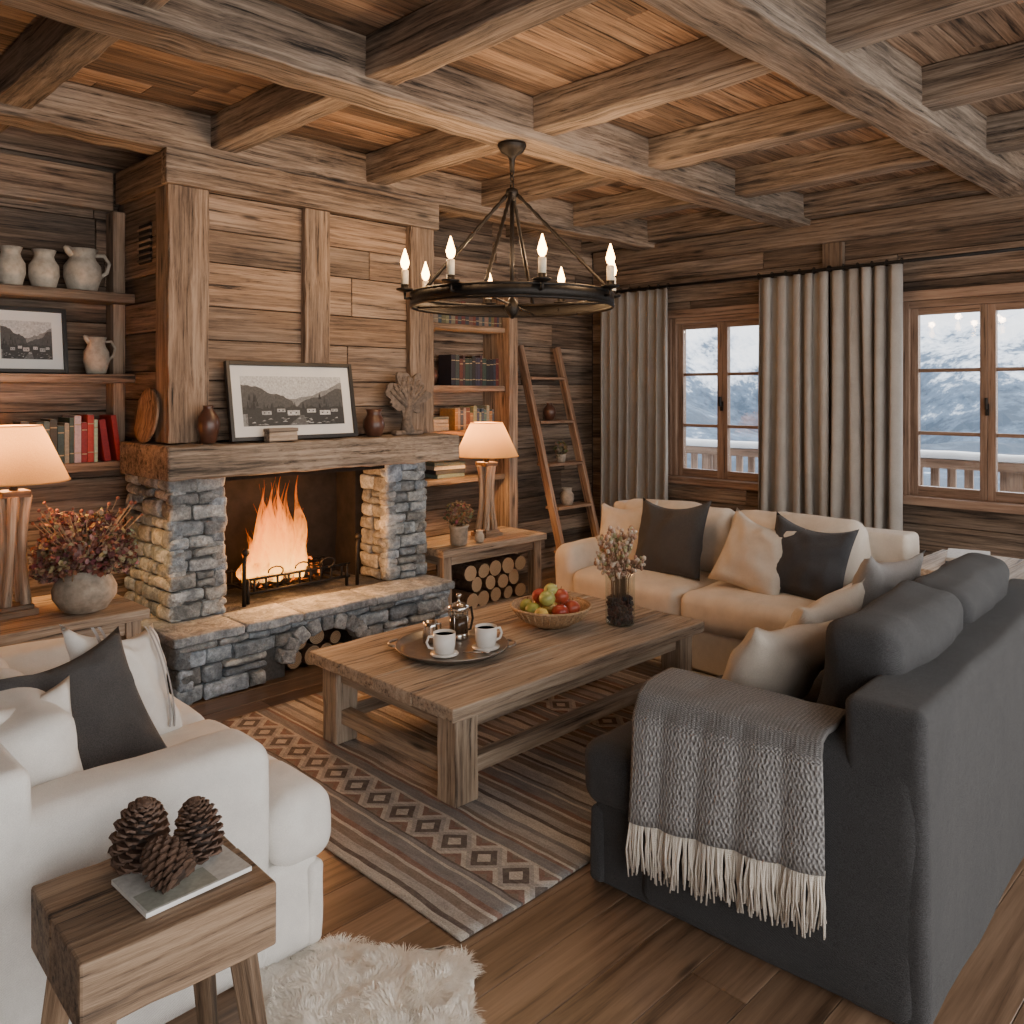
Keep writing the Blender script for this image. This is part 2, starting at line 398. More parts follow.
mb = MB('ceiling_beams')
for yc, w in ((4.53, .2), (3.08, .22), (1.54, .24), (0.0, .24), (-1.4, .22)):
    mb.box(W_BEAM, X0, WX, yc-w/2, yc+w/2, 2.89, ZC, jit=.006, seg=60, tint=U(.45, .75))
for xc in (-.95, .1, 1.13, 2.17, 3.2, 4.2, 5.2, 6.21):
    mb.box(W_BEAM, xc-.08, xc+.08, Y0, WY, 2.94, ZC, jit=.005, seg=50, tint=U(.3, .62))
mb.done(.010, 2)

mb = MB('wall_fireplace'); mb.box(DARK, X0, WX+.15, WY+.03, WY+.1, 0, ZC)
board_run(mb, W_WALL, X0, WX, 0, ZC, 17, lambda a, b, z, w: mb.box(W_WALL, a, b, WY, WY+.03, z, w, axis=0))
mb.done(.003, 1)

WINS = ((3.30, 4.28), (1.20, 2.30)); WZ0, WZ1 = .83, 2.25
mb = MB('wall_window'); 
def wp(a, b, z, w): mb.box(W_WALL, WX, WX+.03, a, b, z, w, axis=1)
def wc(a, b, z, w): mb.box(DARK, WX+.03, WX+.16, a, b, z, w, axis=1)
for a, b, z, w, n_ in ((Y0, WY, 0, WZ0, 4), (Y0, WY, WZ1, ZC, 5), (Y0, WINS[1][0], WZ0, WZ1, 7), (WINS[1][1], WINS[0][0], WZ0, WZ1, 7), (WINS[0][1], WY, WZ0, WZ1, 7)):
    wc(a, b, z, w); board_run(mb, W_WALL, a, b, z, w, n_, wp)
mb.done(.003, 1)
mb = MB('wall_left'); mb.box(DARK, X0-.1, X0-.03, Y0, WY, 0, ZC)
board_run(mb, W_WALL, Y0, WY, 0, ZC, 15, lambda a, b, z, w: mb.box(W_WALL, X0-.03, X0, a, b, z, w, axis=1))
mb.done(.003, 1)

mb = MB('trim_1')
mb.box(W_POST, X0, 1.83, WY-.07, WY, 2.66, 2.885, jit=.003, seg=10)
mb.box(W_POST, 4.96, WX-.07, WY-.06, WY, 2.70, 2.885, jit=.003, seg=8)
mb.done(.006)
mb = MB('trim_2')
mb.box(W_POST, WX-.06, WX, Y0, WY-.06, 2.74, 2.93, jit=.003, seg=14, tint=.3)
mb.box(W_POST, WX-.05, WX, 2.72, 2.88, 0, 2.739, jit=.003, seg=8)
mb.box(W_POST, WX-.05, WX, -.3, -.14, 0, 2.739, jit=.003, seg=8)
mb.done(.006)
mb = MB('baseboard_window'); mb.box(W_POST, WX-.025, WX, Y0, 2.71, 0, .13); mb.box(W_POST, WX-.025, WX, 2.89, WY, 0, .13); mb.done(.004)
mb = MB('baseboard_fireplace'); mb.box(W_POST, X0, 1.75, WY-.025, WY, 0, .13); mb.box(W_POST, 4.97, WX-.03, WY-.025, WY, 0, .13); mb.done(.004)

for i, (a, b) in enumerate(WINS):
    mb = MB('window_%d' % (i+1)); F = .05
    xa, xb = WX-.02, WX+.13; e_ = .001
    mb.box(W_WIN, xa, xb, a+e_, a+F, WZ0+.03, WZ1-e_); mb.box(W_WIN, xa, xb, b-F, b-e_, WZ0+.03, WZ1-e_)
    mb.box(W_WIN, xa, xb, a+F+e_, b-F-e_, WZ1-F, WZ1-e_); mb.box(W_WIN, xa-.06, xb, a-.06, b+.06, WZ0-.03, WZ0+.029)
    mb.box(W_WIN, xa-.025, xa-.001, a-.06, a+.012, WZ0+.03, WZ1); mb.box(W_WIN, xa-.025, xa-.001, b-.012, b+.06, WZ0+.03, WZ1); mb.box(W_WIN, xa-.025, xa-.001, a-.06, b+.06, WZ1+e_, WZ1+.07)
    mb.box(W_WIN, xa, WX-.001, a-.05, b+.05, WZ1+.001, WZ1+.06)
    mid = (a+b)/2
    for p, q in ((a+F, mid), (mid, b-F)):
        z0, z1 = WZ0+.03, WZ1-F; x_, y_ = WX+.02, WX+.07; s_ = .048; p += e_; q -= e_
        mb.box(W_WIN, x_, y_, p, p+s_, z0, z1-e_); mb.box(W_WIN, x_, y_, q-s_, q, z0, z1-e_)
        mb.box(W_WIN, x_+.001, y_-.001, p+s_, q-s_, z0, z0+s_+.02); mb.box(W_WIN, x_+.001, y_-.001, p+s_, q-s_, z1-s_, z1-e_)
        for k in (1, 2):
            zc = z0+(z1-z0)*k/3; mb.box(W_WIN, x_+.01, y_-.01, p+s_, q-s_, zc-.013, zc+.013)
        mb.box(PANE, WX+.043, WX+.047, p+s_, q-s_, z0+s_, z1-s_)
    mb.box(IRONB, WX-.0, WX+.02, mid-.010, mid+.010, 1.44, 1.52); mb.box(IRONB, WX-.03, WX-.0, mid-.007, mid+.007, 1.48, 1.56)
    mb.done(.003)

# ------------------------------------------------------------------ stone work
def stones(mb, o, Uv, N, W, H, hmin=.06, hmax=.12, wmin=.09, wmax=.26, dep=.08, mask=None, cols=None):
    o = Vector(o); Uv = Vector(Uv); N = Vector(N); V = Vector((0, 0, 1))
    rm = Matrix((Uv, N, V)).transposed()
    z = 0
    while z < H-.02:
        h = U(hmin, hmax)
        if z+h > H-.04: h = H-z
        u = 0
        while u < W-.01:
            w = U(wmin, wmax)
            if u+w > W-.06: w = W-u
            parts = [(z, h)] if R.random() > .25 or h < .09 else [(z, h*.5), (z+h*.5, h*.5)]
            for (zz_, hh) in parts:
                if mask and mask(u+w/2, zz_+hh/2, w, hh): continue
                cc = o+Uv*(u+w/2)+V*(zz_+hh/2)-N*(dep/2-U(0, .018))
                k = U(.55, 1.35); wm = R.choice([(1, 1, 1), (1.03, 1, .95), (.94, 1, 1.05), (1.06, 1.0, .92), (.9, .98, 1.08)])
                save = mb.M; mb.M = save @ Matrix.Translation(cc) @ (rm.to_4x4())
                q = .003
                mb.rbox(STONE, -w/2+q, w/2-q, -dep/2, dep/2, -hh/2+q, hh/2-q, r=U(.010, .02), k=2, m=3, puff=(0, .012, 0), wr=.013, wf=11, col=tuple(k*x for x in wm))
                mb.M = save
            u += w
        z += h

HZ = .36
mb = MB('stone_fireplace')
XL, XR, PL, PR, YF, HY = 1.88, 3.64, 2.2, 3.30, 4.46, 4.19
HXL, HXR = 1.80, 3.62
ax, az, aw = 2.68, .10, .24
def amask(u, z, w, h):
    x = HXL+u; 
    return abs(x-ax) < aw+w*.35 and z-h*.3 < .27 and (abs(x-ax)/(aw+.06))**2+(max(0, z-az)/.21)**2 < 1.0
stones(mb, (HXL, HY+.015, 0), (1, 0, 0), (0, -1, 0), HXR-HXL, HZ-.05, mask=amask)
stones(mb, (HXL+.015, WY-.1, 0), (0, -1, 0), (-1, 0, 0), WY-.1-HY, HZ-.05)
stones(mb, (HXR-.015, HY, 0), (0, 1, 0), (1, 0, 0), YF+.3-HY, HZ-.05)
mb.box(MORTAR, HXL+.05, ax-aw, HY+.06, WY-.02, 0, HZ-.06); mb.box(MORTAR, ax+aw, HXR-.05, HY+.06, WY-.02, 0, HZ-.06)
mb.box(MORTAR, ax-aw, ax+aw, HY+.06, WY-.02, .27, HZ-.06); mb.box(SOOT, ax-aw, ax+aw, HY+.6, WY-.02, 0, .27)
for k in range(9):
    a = math.pi*(k+.5)/9; cx, cz = ax+(aw+.02)*math.cos(a), az+.17*math.sin(a)
    sv = mb.M; mb.M = T(cx, HY+.03, cz) @ Ry(-math.degrees(a)+90)
    mb.rbox(STONE, -.038, .038, -.05, .05, -.045, .045, r=.014, k=2, m=3, wr=.006, wf=10, col=(U(.8, 1.2),)*3); mb.M = sv
x = HXL-.03
while x < HXR:
    w = U(.32, .5); e = min(x+w, HXR+.02)
    if HXR+.02-e < .12: e = HXR+.02
    mb.rbox(STONE, x+.003, e-.003, HY-.03, YF+.02, HZ-.05, HZ, r=.012, k=2, m=5, wr=.006, wf=9, col=(U(.85, 1.15),)*3); x = e
mb.rbox(STONE, HXL-.03, PL, YF-.02, WY-.05, HZ-.05, HZ, r=.012, k=2, m=5, wr=.005, wf=9, col=(1.0,)*3)
mb.rbox(STONE, PL-.02, PR+.02, YF, WY-.05, HZ-.05, HZ-.002, r=.012, k=2, m=5, wr=.005, wf=9, col=(.2, .18, .17))
PH = 1.14-HZ
for (a, b, inner) in ((XL, PL, 1), (PR, XR, -1)):
    sv = mb.M; mb.M = T(0, 0, HZ)
    stones(mb, (a, YF+.012, 0), (1, 0, 0), (0, -1, 0), b-a, PH, wmin=.1, wmax=.2, hmin=.05, hmax=.1)
    stones(mb, (b-.012, YF, 0), (0, 1, 0), (1, 0, 0), .30 if inner == 1 else WY-.1-YF, PH, hmin=.05, hmax=.1)
    stones(mb, (a+.012, (WY-.1) if inner == 1 else YF+.3, 0), (0, -1, 0), (-1, 0, 0), WY-.1-YF if inner == 1 else .30, PH, hmin=.05, hmax=.1)
    mb.M = sv
    mb.box(MORTAR, a+.035, b-.035, YF+.035, WY-.05, HZ-.01, 1.14)
mb.box(SOOT, PL-.04, PL+.03, YF+.31, 5.1, HZ, 1.14); mb.box(SOOT, PR-.03, PR+.04, YF+.31, 5.1, HZ, 1.14)
mb.rbox(SOOT, PL-.03, PR+.03, 5.0, 5.12, HZ-.02, 1.14, r=.01, m=14, wr=.02, wf=6)
mb.box(SOOT, PL-.03, PR+.03, YF+.02, 5.1, 1.10, 1.145)
mb.done()

mb = MB('mantel_beam'); mb.box(W_MANTEL, 1.77, 3.73, 4.22, 4.88, 1.147, 1.32, jit=.006, seg=30, tint=.6); mb.done(.014, 3)

mb = MB('chimney_breast')
B0 = 1.327
board_run(mb, W_WALL, XL+.02, XR, B0, 2.70, 7, lambda a, b, z, w: mb.box(W_BREAST, a, b, YF, YF+.03, z, w, axis=0, tint=U(.2, .8)), 1.0, 2.0)
board_run(mb, W_WALL, YF+.0, WY-.002, B0, 2.885, 8, lambda a, b, z, w: mb.box(W_WALL, XL, XL+.03, a, b, z, w, axis=1), 2, 3)
board_run(mb, W_WALL, YF+.0, WY-.002, B0, 2.885, 8, lambda a, b, z, w: mb.box(W_WALL, XR-.03, XR, a, b, z, w, axis=1), 2, 3)
mb.box(DARK, XL+.03, XR-.03, YF+.03, WY-.01, B0, 2.885); mb.box(W_WALL, XL, XR, 4.887, WY-.002, 1.147, B0)
for a, b in ((XL-.03, 2.075), (2.67, 2.84), (3.46, 3.66)):
    mb.box(W_POST, a, b, YF-.05, YF, B0, 2.70, jit=.004, seg=16, tint=U(.4, .7))
mb.box(W_POST, XL-.03, XL, YF, YF+.12, B0, 2.70, jit=.002, seg=10)
mb.box(W_BEAM, XL-.05, XR+.05, YF-.075, YF+.0, 2.70, 2.882, jit=.004, seg=20, tint=.5)
mb.box(W_POST, XL-.045, XL, YF+.001, WY-.08, 2.70, 2.882, jit=.003, seg=8)
mb.box(DARK, XL-.012, XL+.005, 4.70, 4.86, 2.32, 2.54)
for k in range(6): mb.box(W_WALL, XL-.018, XL, 4.69, 4.87, 2.33+k*.035, 2.345+k*.035)
mb.done(.005)

# ------------------------------------------------------------------ built-in shelves
mb = MB('wall_shelf')
for z in (2.16, 1.70, 1.21):
    mb.box(W_POST, -.2, XL-.002, 4.93, WY-.001, z-.05, z, jit=.002, seg=8)
mb.box(W_POST, XL-.07, XL-.002, 5.08, WY-.001, 1.21, 2.65); mb.box(W_POST, -.26, -.2, 4.93, WY-.001, 0, 2.65)
mb.done(.005)
SX1 = 4.93
mb = MB('bookcase')
for z in (2.13, 1.65, 1.30, .93):
    mb.box(W_POST, XR+.002, SX1-.081, 4.93, WY-.001, z-.045, z, jit=.002, seg=8)
mb.box(W_POST, SX1-.08, SX1+.02, 4.88, WY-.001, 0, 2.449, jit=.003, seg=10)
mb.box(W_POST, XR+.002, SX1+.02, 4.88, WY-.001, 2.45, 2.62, jit=.003, seg=8)
mb.done(.005)

def books(name, u0, y0, z, n_, hr, cols, lean=0):
    mb = MB(name); x = u0
    for i in range(n_):
        w = U(.02, .045); h = U(*hr); d = U(.15, .2); c = cols[(i*7+R.randint(0, 1)) % len(cols)]; c = tuple(max(0, v*U(.8, 1.2)) for v in c)
        ln = lean if i > n_-3 else 0
        rot = Matrix.Rotation(rad(-ln), 3, 'Y') if ln else None
        if ln: x += .02
        mb.box(VC, x, x+w-.002, y0, y0+d, z+.001, z+h, col=c, rot=rot)
        if not ln:
            mb.box(VC, x+.003, x+w-.005, y0+.004, y0+d+.003, z+h-.001, z+h+.001, col=(.6, .55, .45))
            for q in (.2, .8): mb.box(VC, x+.0005, x+w-.0025, y0-.0015, y0, z+h*q, z+h*q+.006, col=(.4, .32, .18))
        x += w+ln*.0012
    return mb.done(.0025, 1)
books('book_row', 1.30, 4.96, 1.21, 9, (.2, .25), [(.04, .07, .07), (.08, .11, .10), (.3, .26, .2), (.04, .04, .05), (.06, .05, .04)])
books('book_row', 1.56, 4.95, 1.21, 6, (.22, .27), [(.28, .02, .02), (.5, .47, .42), (.36, .04, .03), (.03, .03, .03)], 8)
books('book_row', 4.30, 4.97, 1.65, 15, (.2, .25), [(.02, .02, .025), (.04, .04, .05), (.03, .04, .06), (.12, .03, .025), (.05, .03, .03), (.03, .05, .045)])
books('book_row', 4.34, 4.97, 1.30, 14, (.13, .20), [(.30, .16, .07), (.10, .15, .13), (.32, .26, .18), (.2, .06, .04), (.06, .08, .12)])
books('book_row', 4.02, 4.97, 2.131, 24, (.13, .19), [(.05, .05, .06), (.16, .10, .06), (.24, .18, .12), (.16, .04, .03), (.05, .08, .08)])
def bstack(name, cx, cy, z, n_, w=.24, d=.17, ang=0):
    mb = MB(name)
    for i in range(n_):
        h = U(.02, .035); c = R.choice([(.05, .06, .08), (.03, .03, .035), (.45, .42, .37), (.10, .13, .12), (.36, .32, .27)]); mb.M = T(cx, cy, 0) @ Rz(ang+U(-6, 6))
        mb.box(VC, -w/2, w/2, -d/2, d/2, z+.001, z+h-.001, col=c); mb.box(VC, -w/2+.004, w/2+.001, -d/2+.003, d/2-.003, z+.004, z+h-.004, col=(.7, .65, .55)); z += h
    return mb.done(.002, 1)
bstack('book_stack', 4.14, 5.06, 1.30, 4, .28); bstack('book_stack', 4.3, 5.06, .93, 4, .3)

def jar(name, c, h, r, mat, handle=False, kind=0, n_=28):
    mb = MB(name); mb.M = T(*c)
    P = [[(.55, 0), (.62, .03), (.95, .3), (1, .5), (.8, .75), (.5, .87), (.48, .93), (.62, 1), (.52, .995), (.4, .92), (.4, .85)],
         [(.6, 0), (.75, .04), (.98, .35), (.95, .6), (.7, .75), (.62, .85), (.78, 1), (.7, .99), (.52, .85)],
         [(.5, 0), (.7, .05), (1, .45), (.9, .7), (.45, .9), (.42, .95), (.5, 1), (.42, .99), (.34, .9)]][kind]
    mb.lathe(mat, [(a*r, b*h) for a, b in P], n=n_)
    if handle:
        pts = [(r*.6*1.0, 0, h*.88), (r*1.15, 0, h*.9), (r*1.45, 0, h*.72), (r*1.3, 0, h*.5), (r*.93, 0, h*.38)]
        mb.tube(mat, pts, r*.11, 8); mb.tube(mat, [(-r*.5, 0, h*.88), (-r*.8, 0, h*.98), (-r*.95, 0, h*1.03)], [r*.3, r*.22, r*.1], 8)
    return mb.done()
jar('stoneware_jar', (1.27, 5.03, 2.16), .21, .072, CLAYL, False, 1); jar('stoneware_jar', (1.43, 5.03, 2.16), .21, .078, CLAYL, False, 1)
jar('stoneware_pitcher', (1.63, 5.04, 2.16), .24, .10, CLAYL, True, 1)
jar('stoneware_pitcher', (1.70, 5.03, 1.70), .21, .07, CLAYL, True, 1)
jar('round_vase', (4.12, 5.05, 1.65), .17, .09, BROWNC, False, 2)
jar('brown_vase', (2.03, 4.33, 1.323), .205, .06, BROWNC, False, 2)
jar('brown_jug', (3.10, 4.32, 1.323), .17, .068, BROWNC, False, 1)

def picture(name, c, w, h, ang, tilt, fr=.025, matw=.06, seed=0):
    mb = MB(name); mb.M = T(*c) @ Rz(ang) @ Rx(-tilt)
    mb.box(BLACKF, -w/2, w/2, -.0, .012, 0, h)
    for a in ((-w/2, -w/2+fr, 0, h), (w/2-fr, w/2, 0, h), (-w/2+fr, w/2-fr, 0, fr), (-w/2+fr, w/2-fr, h-fr, h)):
        mb.box(BLACKF, a[0], a[1], -.018, .004, a[2], a[3])
    mb.box(MATTE, -w/2+fr, w/2-fr, -.003, .001, fr, h-fr)
    q = fr+matw; x0, x1, z0, z1 = -w/2+q, w/2-q, q, h-q; PW, PHh = x1-x0, z1-z0
    lay = [0]
    def poly(pts, g):
        lay[0] += 1; y = -.0034-.00006*lay[0]
        mb.add([(x0+a*PW, y, z0+b*PHh) for a, b in pts], [tuple(range(len(pts)))], PRINT, False, None, None, (g, g, g*.98))
    poly([(0, 0), (1, 0), (1, 1), (0, 1)], .50)
    def ridge(base, amp, fq, g, so):
        N_ = 46; P_ = [(k/N_, max(0.02, min(.99, base(k/N_)+amp*noise.fractal(Vector((k/N_*fq, so, seed)), 1, 2, 4)))) for k in range(N_+1)]
        for k in range(N_): poly([(P_[k][0], 0), (P_[k+1][0], 0), P_[k+1], P_[k]], g)
        lay[0] -= N_-1
    ridge(lambda u: .80-.25*math.sin(u*3.1+.3), .10, 4, .20, 1.5)
    ridge(lambda u: .88-.75*u if u < .5 else .40+.5*(u-.5)*1.4, .09, 6, .06, 4.2)
    ridge(lambda u: .36, .04, 9, .025, 7.7)
    poly([(0, 0), (1, 0), (1, .26), (.5, .33), (0, .24)], .24)
    for k in range(60):
        u = U(0.015, .985); b_ = (.30+U(-.02, .04)) if k % 2 else U(.26, .6)*(.9 if u < .35 or u > .7 else .6); hh = U(.09, .2)
        poly([(u-.014, b_), (u+.014, b_), (u, b_+hh)], U(.01, .05))
    for u, b_, s_ in ((.22, .22, .09), (.36, .27, .08), (.48, .2, .12), (.66, .25, .09), (.80, .2, .11), (.9, .26, .07)):
        poly([(u-s_/2, b_), (u+s_/2, b_), (u+s_/2, b_+s_*.9), (u-s_/2, b_+s_*.9)], U(.3, .6))
        poly([(u-s_*.65, b_+s_*.85), (u+s_*.65, b_+s_*.85), (u, b_+s_*1.75)], .03)
        for k in (-.25, .2): poly([(u+k*s_-.006, b_+s_*.3), (u+k*s_+.008, b_+s_*.3), (u+k*s_+.008, b_+s_*.55), (u+k*s_-.006, b_+s_*.55)], .02)
    poly([(.42, 0), (.62, 0), (.58, .2), (.55, .2)], .10)
    for k in range(40): u = U(0, .93); b_ = U(.01, .16); poly([(u, b_), (u+U(.02, .06), b_), (u+.03, b_+U(.01, .03))], U(.04, .5))
    return mb.done(.0015, 1)
picture('framed_photograph', (2.56, 4.315, 1.327), .82, .45, 0, 10, .022, .06)
picture('framed_photograph', (1.36, 5.06, 1.703), .40, .36, 0, 8, .02, .055, 3)

mb = MB('carved_plate'); mb.M = T(1.825, 4.62, 1.322+.15) @ Ry(-82)
mb.lathe(W_BLOCK, [(.01, -.012), (.1, -.012), (.148, .0), (.15, .012), (.12, .008), (.09, .0), (.08, .008), (.05, .002), (.01, .01)], n=40); mb.done()
mb = MB('wooden_box'); mb.M = T(2.42, 4.255, 1.325) @ Rz(3); mb.box(W_MANTEL, -.09, .09, -.028, .028, 0, .052); mb.box(W_MANTEL, -.094, .094, -.031, .031, .053, .072); mb.done(.003)

mb = MB('tree_shaped_carving'); mb.M = T(3.37, 4.33, 1.322)
mb.rbox(CARVED, -.11, .11, -.03, .03, 0, .03, r=.01, k=2, wr=.004)
def outl_t(a): return .165+.022*math.sin(a*7+1)+.014*math.sin(a*13)
vs = []; n_ = 60
for sgn in (-1, 1):
    vs.append((0, sgn*.018, .24))
    for k in range(n_):
        a = 2*math.pi*k/n_; r_ = outl_t(a)*(1 if math.sin(a) > -.3 else .72); vs.append((r_*math.cos(a)*1.02, sgn*.010, .24+r_*math.sin(a)*.95))
fs = [(0, 1+k, 1+(k+1) % n_) for k in range(n_)]+[(n_+1, n_+2+(k+1) % n_, n_+2+k) for k in range(n_)]+[(1+k, 1+(k+1) % n_, n_+2+(k+1) % n_, n_+2+k) for k in range(n_)]
mb.add(vs, fs, CARVED, False)
mb.tube(CARVED, [(0, 0, .02), (-.008, -.004, .09), (.0, -.006, .17), (.004, -.012, .24)], [.05, .032, .028, .02], 10)
for k in range(9):
    a = -1.25+2.5*k/8; e = Vector((math.sin(a)*.15, -.014, .24+math.cos(a)*.14)); mb.tube(CARVED, [(0, -.012, .18), (e.x*.5+U(-.01, .01), -.018, .18+(e.z-.18)*.5), e], [.016, .012, .007], 7)
    for s_ in (-1, 1): mb.tube(CARVED, [(e.x*.55, -.016, .18+(e.z-.18)*.55), (e.x*.8+s_*.02, -.018, .18+(e.z-.18)*.85)], [.008, .005], 6)
mb.done()

# ------------------------------------------------------------------ fire
def log(mb, p, q, r_, n_=12):
    p, q = Vector(p), Vector(q); pts = [p.lerp(q, k/5)+Vector((U(-.006, .006), U(-.006, .006), U(-.006, .006))) for k in range(6)]
    mb.tube(BARK, pts, [r_*U(.93, 1.07) for _ in pts], n_, endmat=LOGEND)
mb = MB('fire_grate')
for k in range(9):
    x = 2.42+k*.075; mb.tube(IRONB, [(x, 4.56, HZ+.14), (x, 4.56, HZ+.06), (x, 4.85, HZ+.06), (x, 4.85, HZ+.15)], .008, 6)
for y in (4.56, 4.85):
    mb.tube(IRONB, [(2.36, y, HZ+.06), (3.08, y, HZ+.06)], .010, 6); mb.tube(IRONB, [(2.36, y, HZ+.14), (3.08, y, HZ+.14)], .008, 6)
    for x in (2.38, 3.06): mb.tube(IRONB, [(x, y, HZ), (x, y, HZ+.14)], .011, 6)
for x in (2.34, 3.12):
    mb.tube(IRONB, [(x, 4.53, HZ), (x, 4.53, HZ+.24), (x+.01, 4.53, HZ+.3)], .012, 8); mb.ball(IRONB, (x+.01, 4.53, HZ+.31), .022)
for k in range(3):
    x = 2.55+k*.18; mb.tube(IRONB, [(x+.05*math.cos(a), 4.545, HZ+.14+.03+.03*math.sin(a)) for a in [i*.6-1.5 for i in range(9)]], .005, 5)
mb.done()
mb = MB('burning_logs')
for p, q, r_ in (((2.42, 4.64, .46), (2.92, 4.68, .46), .04), ((2.45, 4.78, .46), (2.98, 4.76, .46), .04), ((2.5, 4.70, .53), (2.90, 4.74, .53), .035)):
    pts = [Vector(p).lerp(Vector(q), k/5) for k in range(6)]; mb.tube(EMBER, pts, [r_*U(.85, 1.1) for _ in pts], 10)
mb.done()
mb = MB('fire_flames')
for k in range(46):
    cx = R.gauss(2.65, .11); cx = max(2.42, min(2.94, cx)); cy = U(4.60, 4.82); H_ = (U(.34, .66) if abs(cx-2.64) < .11 else U(.15, .40)); w = U(.03, .062)
    pts = []; rs = []; ph = U(0, 6)
    for i in range(15):
        u = i/14; pts.append((cx+.05*math.sin(ph+u*6)*u, cy+.04*math.cos(ph+u*4)*u, .46+H_*u)); rs.append(max(.0012, w*math.sin(math.pi*min(1, (u*.85+.18)))**1.2*(1-u*.8)*(1+.25*math.sin(u*15+ph))))
    mb.tube(FLAME, pts, rs, 9, tint='param', gz=True)
mb.done()

mb = MB('firewood_pile')
for x, z, r_ in ((2.53, .055, .05), (2.64, .06, .055), (2.76, .055, .05), (2.86, .045, .04), (2.58, .15, .045), (2.70, .155, .045), (2.80, .14, .04)):
    log(mb, (x, HY+.1+U(0, .04), z), (x, HY+.5, z), r_)
mb.done()

# ------------------------------------------------------------------ tables beside fireplace
def plank_table(name, x0, x1, y0, y1, zt, th=.05, leg=.07, shelf=None, mat=W_TABLE, npl=3, apron=.07, inset=.03):
    mb = MB(name); w = (y1-y0)/npl
    for i in range(npl): mb.box(mat, x0, x1, y0+i*w+.001, y0+(i+1)*w-.001, zt-th, zt, jit=.0015, seg=10, axis=0)
    for x in (x0+inset, x1-inset-leg):
        for y in (y0+inset, y1-inset-leg): mb.box(mat, x, x+leg, y, y+leg, 0, zt-th, jit=.002, seg=5)
    i2 = inset+leg*.25
    mb.box(mat, x0+inset+leg, x1-inset-leg, y0+i2, y0+i2+.03, zt-th-apron, zt-th); mb.box(mat, x0+inset+leg, x1-inset-leg, y1-i2-.03, y1-i2, zt-th-apron, zt-th)
    mb.box(mat, x0+i2, x0+i2+.03, y0+inset+leg, y1-inset-leg, zt-th-apron, zt-th); mb.box(mat, x1-i2-.03, x1-i2, y0+inset+leg, y1-inset-leg, zt-th-apron, zt-th)
    if shelf: mb.box(mat, x0+inset+.01, x1-inset-.01, y0+inset+.01, y1-inset-.01, shelf-.03, shelf)
    return mb
plank_table('side_table', .62, 1.64, 4.12, 4.78, .55).done(.005)
mb = plank_table('log_storage_table', 3.70, 4.74, 4.36, 4.85, .52, .05, .075, .06); mb.done(.005)
mb = MB('stacked_firewood')
for row in range(4):
    for k in range(5 if row % 2 == 0 else 4):
        x = 4.02+k*.125+(.06 if row % 2 else 0); z = .06+.056+row*.098
        if z > .4: continue
        log(mb, (x, 4.42+U(0, .03), z), (x, 4.76, z), U(.048, .056))
mb.done()

def table_lamp(name, c, zb, zt, r0=.24, r1=.12, e=20):
    mb = MB(name); x, y, z = c; mb.M = T(x, y, z)
    H_ = zb-z
    mb.box(W_BLOCK, -.085, .085, -.085, .085, 0.001, .03); mb.box(W_BLOCK, -.07, .07, -.07, .07, .03, .05)
    for a in range(4):
        t_ = a*math.pi/2+.78; pts = []
        for k in range(7):
            u = k/6; rr = .060-.022*math.sin(u*math.pi*.9); pts.append((math.cos(t_+u*.5)*rr, math.sin(t_+u*.5)*rr, .05+(H_-.12)*u))
        mb.tube(W_TABLE, pts, [.026, .022, .02, .02, .021, .023, .026], 7)
    mb.box(W_BLOCK, -.06, .06, -.06, .06, H_-.075, H_-.045); mb.lathe(IRON, [(.02, H_-.045), (.015, H_+.02), (.02, H_+.03), (.02, H_+.06)], n=12)
    hs = zt-zb
    mb.lathe(SHADE, [(r0, H_), (r0*.985, H_+.005), (r1+.02, H_+hs*.85), (r1, H_+hs)], n=40, cap=False)
    for zz_, rr in ((H_, r0), (H_+hs, r1)): mb.tube(SHADE, [(rr*math.cos(i*math.pi/16), rr*math.sin(i*math.pi/16), zz_) for i in range(33)], .004, 5)
    for a in range(3): mb.tube(IRON, [(0, 0, H_+hs*.9), (r1*math.cos(a*2.1), r1*math.sin(a*2.1), H_+hs*.97)], .002, 4)
    mb.tube(IRON, [(0, 0, H_+.05), (0, 0, H_+hs*.9)], .003, 4)
    mb.ball(BULBL, (0, 0, H_+.10), .028)
    mb.done(.003)
    l = bpy.data.lights.new('lamp_bulb_light', 'POINT'); l.energy = e; l.color = (1, .54, .21); l.shadow_soft_size = .04
    o = bpy.data.objects.new('lamp_bulb_light', l); o.location = (x, y+.05, z+H_+.13); bpy.context.collection.objects.link(o)
table_lamp('table_lamp', (1.14, 4.47, .55), 1.18, 1.44, e=36)
table_lamp('table_lamp', (4.33, 4.6, .52), 1.12, 1.37, e=32)

